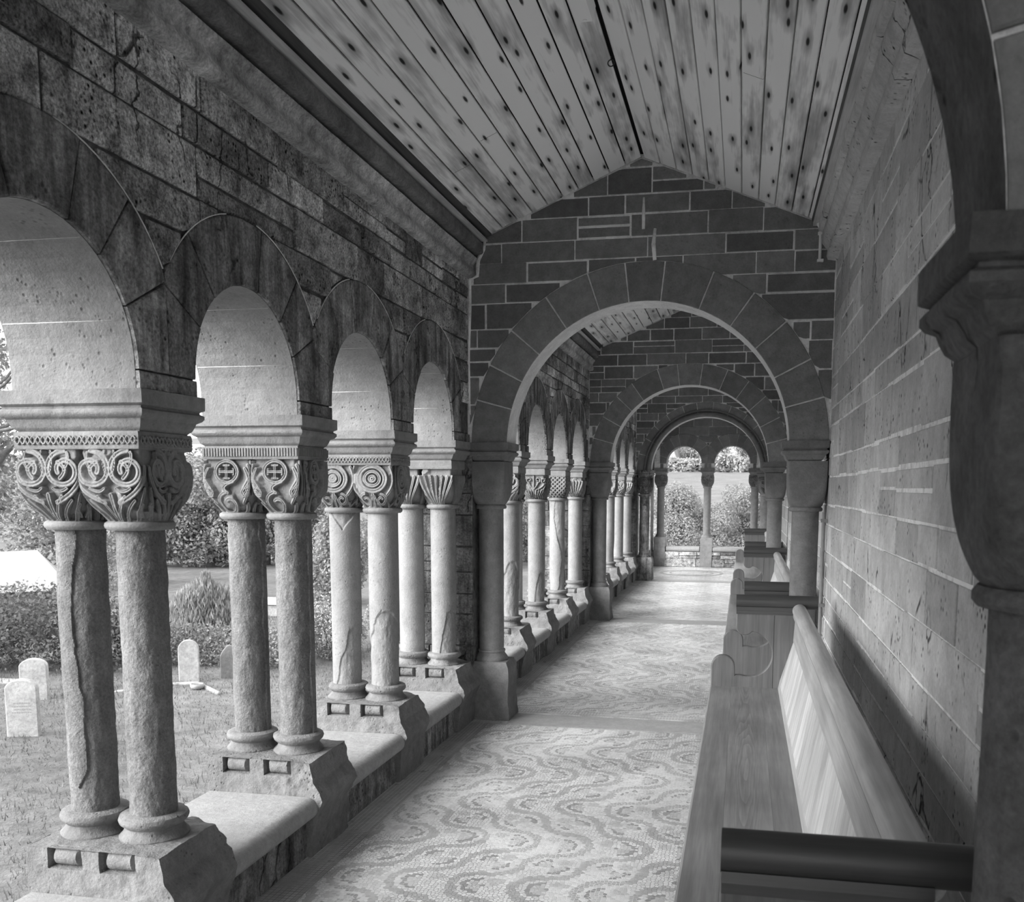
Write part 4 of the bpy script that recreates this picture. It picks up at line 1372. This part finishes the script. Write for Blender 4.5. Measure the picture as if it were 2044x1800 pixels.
# grass blades over the visible churchyard
rs = np.random.RandomState(3)
n = 70000
gy = rs.uniform(1.5, 24, n); gx = -2.6-rs.uniform(0, 1, n)**1.0*14.
gz = np.array([ground_z(a, c) for a, c in zip(gx, gy)])
h = rs.uniform(.03, .09, n)*(1+.5*np.sin(gx*1.3)*np.sin(gy*1.7)); an = rs.uniform(0, 2*PI, n); wd = rs.uniform(.004, .009, n)
lean = rs.uniform(-.04, .04, (n, 2))
V = np.zeros((n, 3, 3))
V[:, 0] = np.stack([gx-np.cos(an)*wd, gy-np.sin(an)*wd, gz-.005], 1)
V[:, 1] = np.stack([gx+np.cos(an)*wd, gy+np.sin(an)*wd, gz-.005], 1)
V[:, 2] = np.stack([gx+lean[:, 0], gy+lean[:, 1], gz+h], 1)
def tri_mesh(name, V, mat, k=3):
    me = bpy.data.meshes.new(name); N = len(V)
    me.vertices.add(N*k); me.vertices.foreach_set('co', V.reshape(-1))
    me.loops.add(N*k); me.loops.foreach_set('vertex_index', np.arange(N*k, dtype=np.int32))
    me.polygons.add(N); me.polygons.foreach_set('loop_start', np.arange(0, N*k, k, dtype=np.int32)); me.polygons.foreach_set('loop_total', np.full(N, k, dtype=np.int32))
    me.materials.append(mat); me.update(); me.validate(); return me
o = bpy.data.objects.new('churchyard_grass', tri_mesh('churchyard_grass', V, M_blade)); COL.objects.link(o)
meta(o, 'short rough grass growing all over the churchyard beyond the arcade', 'grass', kind='stuff')

# ------------------------------------------------------------------ plants
def leaf_mesh(name, blobs, n, size, mat, seed, droop=0.):
    rs = np.random.RandomState(seed)
    vol = np.array([q[3]*q[4]*q[5] for q in blobs])**.67; pr = vol/vol.sum()
    idx = rs.choice(len(blobs), n, p=pr); B = np.array(blobs)[idx]
    d = rs.normal(size=(n, 3)); d /= np.linalg.norm(d, axis=1, keepdims=True)
    rad = rs.uniform(.55, 1.0, n)**.6
    C = B[:, :3]+d*B[:, 3:6]*rad[:, None]*(1+.18*fbm(d*2+idx[:, None]*3, 1.6, 2, seed))[:, None]
    nrm = d*.8+rs.normal(size=(n, 3))*.7+np.array([0, 0, .35]); nrm /= np.linalg.norm(nrm, axis=1, keepdims=True)
    t = np.cross(nrm, rs.normal(size=(n, 3))); t /= np.linalg.norm(t, axis=1, keepdims=True)
    if droop: 
        t = np.array([0, 0, -1.])+t*.35; t /= np.linalg.norm(t, axis=1, keepdims=True)
    u = np.cross(nrm, t); u /= np.linalg.norm(u, axis=1, keepdims=True)
    s = size*rs.uniform(.6, 1.3, n)[:, None]
    wv = .28 if not droop else .1
    V = np.stack([C-t*s*.5, C+u*s*wv, C+t*s*.5, C-u*s*wv], 1)
    return tri_mesh(name, V, mat, 4)
def plant(name, cat, label, loc, blobs, n, size, mat, seed, trunk=None, group=None, flowers=0, droop=0., part='foliage'):
    root = empty(name, loc, label=label, cat=cat, group=group)
    o = bpy.data.objects.new(part, leaf_mesh(part, blobs, n, size, mat, seed, droop)); COL.objects.link(o); o.parent = root
    if trunk:
        b = MB(); h, r = trunk; rg = random.Random(seed)
        b.tube([(0, 0, -.1), (r*.4, 0, h*.4), (0, r*.5, h)], [r*1.2, r, r*.7], 8)
        for bl in blobs[:7]:
            b.tube([(0, 0, h*.6), (bl[0]*.5, bl[1]*.5, h*.6+(bl[2]-h*.6)*.6), (bl[0], bl[1], bl[2])], [r*.6, r*.4, r*.15], 6)
        b.build('trunk', M_bark, root, smooth=True)
    if flowers:
        fo = bpy.data.objects.new('flowers', leaf_mesh('flowers', [(q[0], q[1], q[2]+.05, q[3]*1.06, q[4]*1.06, q[5]*1.06) for q in blobs], flowers, size*.8, M_flower, seed+1)); COL.objects.link(fo); fo.parent = root
    return root
def blobs(R, H, n, seed, z0=.0, flat=1.):
    rg = random.Random(seed); out = []
    for i in range(n):
        a = rg.uniform(0, 2*PI); rr = R*rg.uniform(0, .72); z = z0+(H-z0)*rg.uniform(.12, .82)
        k = R*rg.uniform(.32, .52)*(1-.35*(z/H))
        out.append((rr*math.cos(a), rr*math.sin(a), z, k, k, min(k*flat, (H-z)*1.05+.1)))
    return out
def at(az, D, dz=0.):
    a = math.radians(az); x, y = D*math.sin(a), D*math.cos(a); return (x, y, ground_z(x, y)+dz)

def tree(az, D, R, H, label, mat, seed, n=9000, size=.17, z0=.6, name='leafy_tree', cat='tree', grp=None):
    loc = at(az, D)
    return plant(name, cat, label, loc, blobs(R, H, 16, seed, z0), n, size, mat, seed, (H*.55, .06*H*.35+.05), grp)
# hedge and shrubs at the edge of the churchyard
plant('dark_hedge', 'hedge', 'tall dark leafy hedge behind the headstones at the left edge', (-14.7, 15.3, -2.12), [(x, x*.35+rr, z, .75, .6, .55) for x in np.linspace(-4, 2.6, 10) for rr in (-.2, .3) for z in (.35, .85, 1.25)], 26000, .085, M_leafd, 1)
plant('low_bush', 'bush', 'low dark bush between the nearest columns and the rounded headstone', (-12.2, 17.0, -2.1), blobs(1.0, 1.15, 12, 4, .1), 7000, .08, M_leafd, 2)
plant('garden_hedge', 'hedge', 'trimmed bushy hedge running behind the two right-hand headstones', (-10.3, 17.1, -2.1), [(x, .15*x, z, .5, .4, .38) for x in np.linspace(-1.5, 1.4, 7) for z in (.25, .5)], 8000, .07, M_leaf, 3)
plant('weeping_shrub', 'shrub', 'pale weeping shrub with drooping branches above the rounded headstone', (-11.9, 19.2, -2.1), [(0, 0, 1.05, .45, .45, .45), (-.35, 0, .8, .45, .45, .55), (.4, .1, .8, .5, .45, .55), (0, 0, .5, .8, .7, .5), (.05, 0, 1.45, .14, .14, .25)], 9000, .16, M_leafl, 4, (1.3, .05), droop=1.)
plant('flowering_bush', 'bush', 'white flowering bush seen between the second and third column pairs', (-8.75, 18.6, -2.1), blobs(1.15, 1.25, 12, 8, .1), 7000, .07, M_leaf, 5, flowers=5000)
plant('flowering_bush', 'bush', 'pale flowering bush farther right, behind the chipped third column pair', (-7.6, 20.8, -2.1), blobs(1.1, 1.3, 12, 9, .1), 6000, .07, M_leaf, 6, flowers=4000)
# trees
tree(-43.0, 31, 3.6, 9.4, 'big grey leafy tree at the far left edge under the nearest arch', M_leaf, 10, 16000, .15)
tree(-38.2, 38, 3.2, 5.6, 'leafy tree behind the nearest capital, left of the second opening', M_leaf, 11, 12000, .16)
tree(-34.6, 46, 3.4, 5.4, 'broad leafy tree beyond the lawn, left of the gap of sky', M_leaf, 12, 12000, .18, .3)
tree(-31.4, 45, 2.9, 5.3, 'tall rounded tree beyond the lawn, seen right of the nearest column pair', M_leaf, 13, 12000, .18, .3)
tree(-28.3, 46, 3.0, 4.6, 'leafy tree at the far side of the lawn, behind the second column pair', M_leaf, 14, 11000, .18, .3)
tree(-25.6, 48, 3.0, 3.2, 'low wide dark tree under the bright sky between second and third pairs', M_leafd, 15, 9000, .17, .3)
tree(-24.2, 29, 1.7, 2.9, 'pale leafy tree filling the gap between the second and third column pairs', M_leafl, 16, 12000, .12, .2)
tree(-20.6, 40, 2.4, 2.9, 'dark tree seen between the two shafts of the third pair', M_leaf, 17, 9000, .15, .2)
tree(-16.4, 42, 3.0, 3.4, 'tree hidden mostly behind the first cross wall pier', M_leaf, 18, 8000, .17, .2)
tree(-13.0, 46, 2.6, 3.7, 'tree seen through the second bay beside the palm capital pair', M_leaf, 19, 9000, .17, .3)
tree(-10.6, 60, 3.0, 5.0, 'distant tree seen through the second bay beside the basket capital pair', M_leafd, 20, 8000, .2, .3)
tree(-3.9, 30, 2.0, 3.75, 'feathery tree filling the lower half of the left end window', M_leafl, 21, 42000, .07, .3)
tree(.3, 31, 1.6, 4.0, 'round leafy tree in the right end window above the farthest pew', M_leafl, 22, 36000, .07, .3)
plant('low_bush', 'bush', 'dark bush at the sill behind the middle column of the end window', at(-2.3, 28), blobs(.75, 1.9, 10, 5, .2), 6000, .09, M_leafd, 23)
plant('low_bush', 'bush', 'bush at the far left foot of the left end window', at(-5.9, 29), blobs(.9, 2.3, 10, 6, .2), 6000, .09, M_leafd, 24)
k = 0
for az, D, R, H, mt, lb in ((-4.6, 190, 5, 2.6, M_haze, 'small hillside bush at the left of the left end window below the bright field'), (-3.0, 191, 4.6, 2.4, M_haze, 'hillside bush just left of the middle column, below the bright field'), (-1.3, 190, 4.6, 3.4, M_haze, 'hillside bush right of the middle column of the end window'), (.3, 189, 4.4, 2.6, M_haze, 'hillside bush at the right of the right end window'),
                        (-4.7, 312, 7, 5.5, M_haze, 'faint far tree above the bright field at the left'), (-3.0, 316, 7, 6.5, M_haze, 'faint far tree above the bright field in the crown of the left arch'), (-1.5, 225, 5, 6.5, M_haze, 'faint tall far tree breaking the bright field in the right end arch'), (.2, 314, 7, 5.5, M_haze, 'faint far tree at the right shoulder of the right end arch')):
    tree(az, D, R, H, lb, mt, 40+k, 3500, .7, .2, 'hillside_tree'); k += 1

# branchy conifer at far left, seen under the nearest arch
r = empty('bare_branched_conifer', at(-43.6, 20), label='bare-branched conifer with curving limbs at the far left edge under the nearest arch', cat='tree')
b = MB(); b.tube([(0, 0, -.1), (.05, 0, 5), (0, .1, 9.2)], [.17, .12, .04], 8); b.build('trunk', M_bark, r, smooth=True)
b = MB(); rg = random.Random(2)
for i in range(46):
    z = 5.0+3.6*i/46; a = rg.uniform(0, 2*PI); l = rg.uniform(1.3, 2.2)*(1-.35*i/46)
    P = [(l*t*math.cos(a+.3*t), l*t*math.sin(a+.3*t), z-.7*math.sin(t*2.6)+.5*t*t) for t in [q/8 for q in range(9)]]
    b.tube(P, [.045-.003*q for q in range(9)], 6)
b.build('branches', M_bark, r, smooth=True)

# ------------------------------------------------------------------ graves and the roof behind the hedge
def arch_poly(w, h, kind):
    if kind == 'round':
        P = [(-w/2, -.1), (w/2, -.1), (w/2, h-w/2)]+arc(0, h-w/2, w/2, 0, 180, 18)[1:]
    elif kind == 'low':
        P = [(-w/2, -.1), (w/2, -.1), (w/2, h-w*.33)]+arc(0, h-w*.33-.0, w/2, 0, 180, 18, 1, .66)[1:]
    elif kind == 'gable':
        P = [(-w/2, -.1), (w/2, -.1), (w/2, h-.2), (w*.34, h-.10), (w*.12, h-.01), (0, h), (-w*.12, h-.01), (-w*.34, h-.1), (-w/2, h-.2)]
    else:
        P = [(-w/2, -.1), (w/2, -.1), (w/2, h*.58), (w*.36, h*.68), (w*.36, h*.72)]+arc(0, h*.76, w*.36, 0, 180, 12)+[(-w*.36, h*.68), (-w/2, h*.58)]
    return ccw(P)
def headstone(loc, w, h, th, kind, rz, label, lines=False, tilt=0., mt=None):
    b = MB(); b.prism(arch_poly(w, h, kind), 'y', th/2, -th/2, inset=.012)
    o = b.build('headstone', mt or M_tomb, loc=loc, label=label, cat='headstone')
    o.rotation_euler = (tilt, 0, math.radians(rz))
    if lines:
        b = MB()
        for i, z in enumerate((.62, .57, .52, .47)):
            ww = w*(.30 if i % 2 else .24); zz = h*z
            xx = -ww
            rg = random.Random(i)
            while xx < ww:
                l = rg.uniform(.012, .03); b.box(xx, xx+l, -th/2-.002, -th/2+.004, zz, zz+.012); xx += l+.01
        b.build('inscription', plain('faded_lettering', .25), o, kind='stuff')
    return o
headstone((-9.95, 11.35, -2.12), .42, .90, .11, 'low', 21, 'front round-topped headstone with faded lettering at the lower left edge', True)
headstone((-11.45, 13.35, -2.12), .42, .78, .12, 'low', 24, 'round-topped headstone standing just behind the front left one')
headstone((-9.30, 11.75, -2.12), .44, 1.06, .1, 'shoulder', 18, 'shouldered headstone half hidden by the nearest outer shaft')
headstone((-9.95, 15.45, -2.10), .36, .79, .09, 'round', 25, 'bright round-topped headstone seen between the first and second column pairs')
headstone((-9.45, 16.0, -2.10), .34, .62, .09, 'gable', 28, 'greyer pointed headstone just left of the second column pair', mt=M_plinth)
b = MB()
b.tube([(-.9, -.95, .0), (-.25, -.05, .0), (.1, .1, .0), (.9, -.55, .0)], .05, 4)
b.build('grave_kerb', M_tomb, smooth=True, loc=(-9.75, 15.15, -2.08), label='low pale stone kerb round the grave before the bright headstone', cat='kerb')
b = MB(); b.lathe([(.10, 0), (.12, .04), (.12, .08), (.105, .085), (.085, .08), (.08, .03)], seg=24)
b.build('grave_vase', M_tomb, smooth=True, loc=(-9.45, 14.9, -2.08), label='small round stone flower ring in the grass before the grave kerb', cat='vase')
b = MB(); b.box(-.35, .35, -.2, .2, -.03, .06)
b.build('grave_slab', M_tomb, loc=(-13.0, 14.5, -2.08), label='flat pale grave slab in the grass at the left edge before the hedge', cat='slab')
b = MB(); b.box(-.55, .55, -.3, .3, -.1, .35)
b.prism(ccw([(-.36, .35), (.36, .35), (0, .52)]), 'x', -.6, .6)
o = b.build('chest_tomb', M_tomb, loc=(-12.9, 24.1, -2.1), label='pale ridged chest tomb on the lawn between the shafts of the second column pair', cat='tomb')
r = empty('shed', (-17.85, 18.94, -2.15), math.radians(40), label='small building with a pale sunlit roof rising behind the dark hedge', cat='building')
b = MB(); b.box(-4, 1.7, -.9, .9, 0, 1.25); b.build('walls', M_plinth, r)
b = MB(); b.add([(-4.2, -1.1, 1.2), (2.15, -1.1, 1.2), (2.15, 1.1, 1.2), (-4.2, 1.1, 1.2), (-4.2, 0, 1.95), (1.45, 0, 2.1)], [(0, 1, 5, 4), (1, 2, 5), (2, 3, 4, 5), (3, 0, 4), (3, 2, 1, 0)])
b.build('roof', plain('pale_roofing', .34, .7, .2, .08), r)

# repeats of one kind share a group
GROUPS = {'twin_column_pier': 'twin columns of the arcade', 'coping_slab': 'coping slabs on the low walls', 'round_column': 'round columns of the cross arches',
          'church_pew': 'pews along the right wall', 'headstone': 'headstones in the churchyard', 'slender_column': 'slender columns of the end wall',
          'hillside_tree': 'trees on the far hillside', 'leafy_tree': 'trees beyond the churchyard', 'flowering_bush': 'flowering bushes at the churchyard edge', 'low_bush': 'low bushes outside'}
for o in bpy.data.objects:
    g = GROUPS.get(o.name.split('.')[0])
    if g and o.parent is None and 'label' in o: o['group'] = g
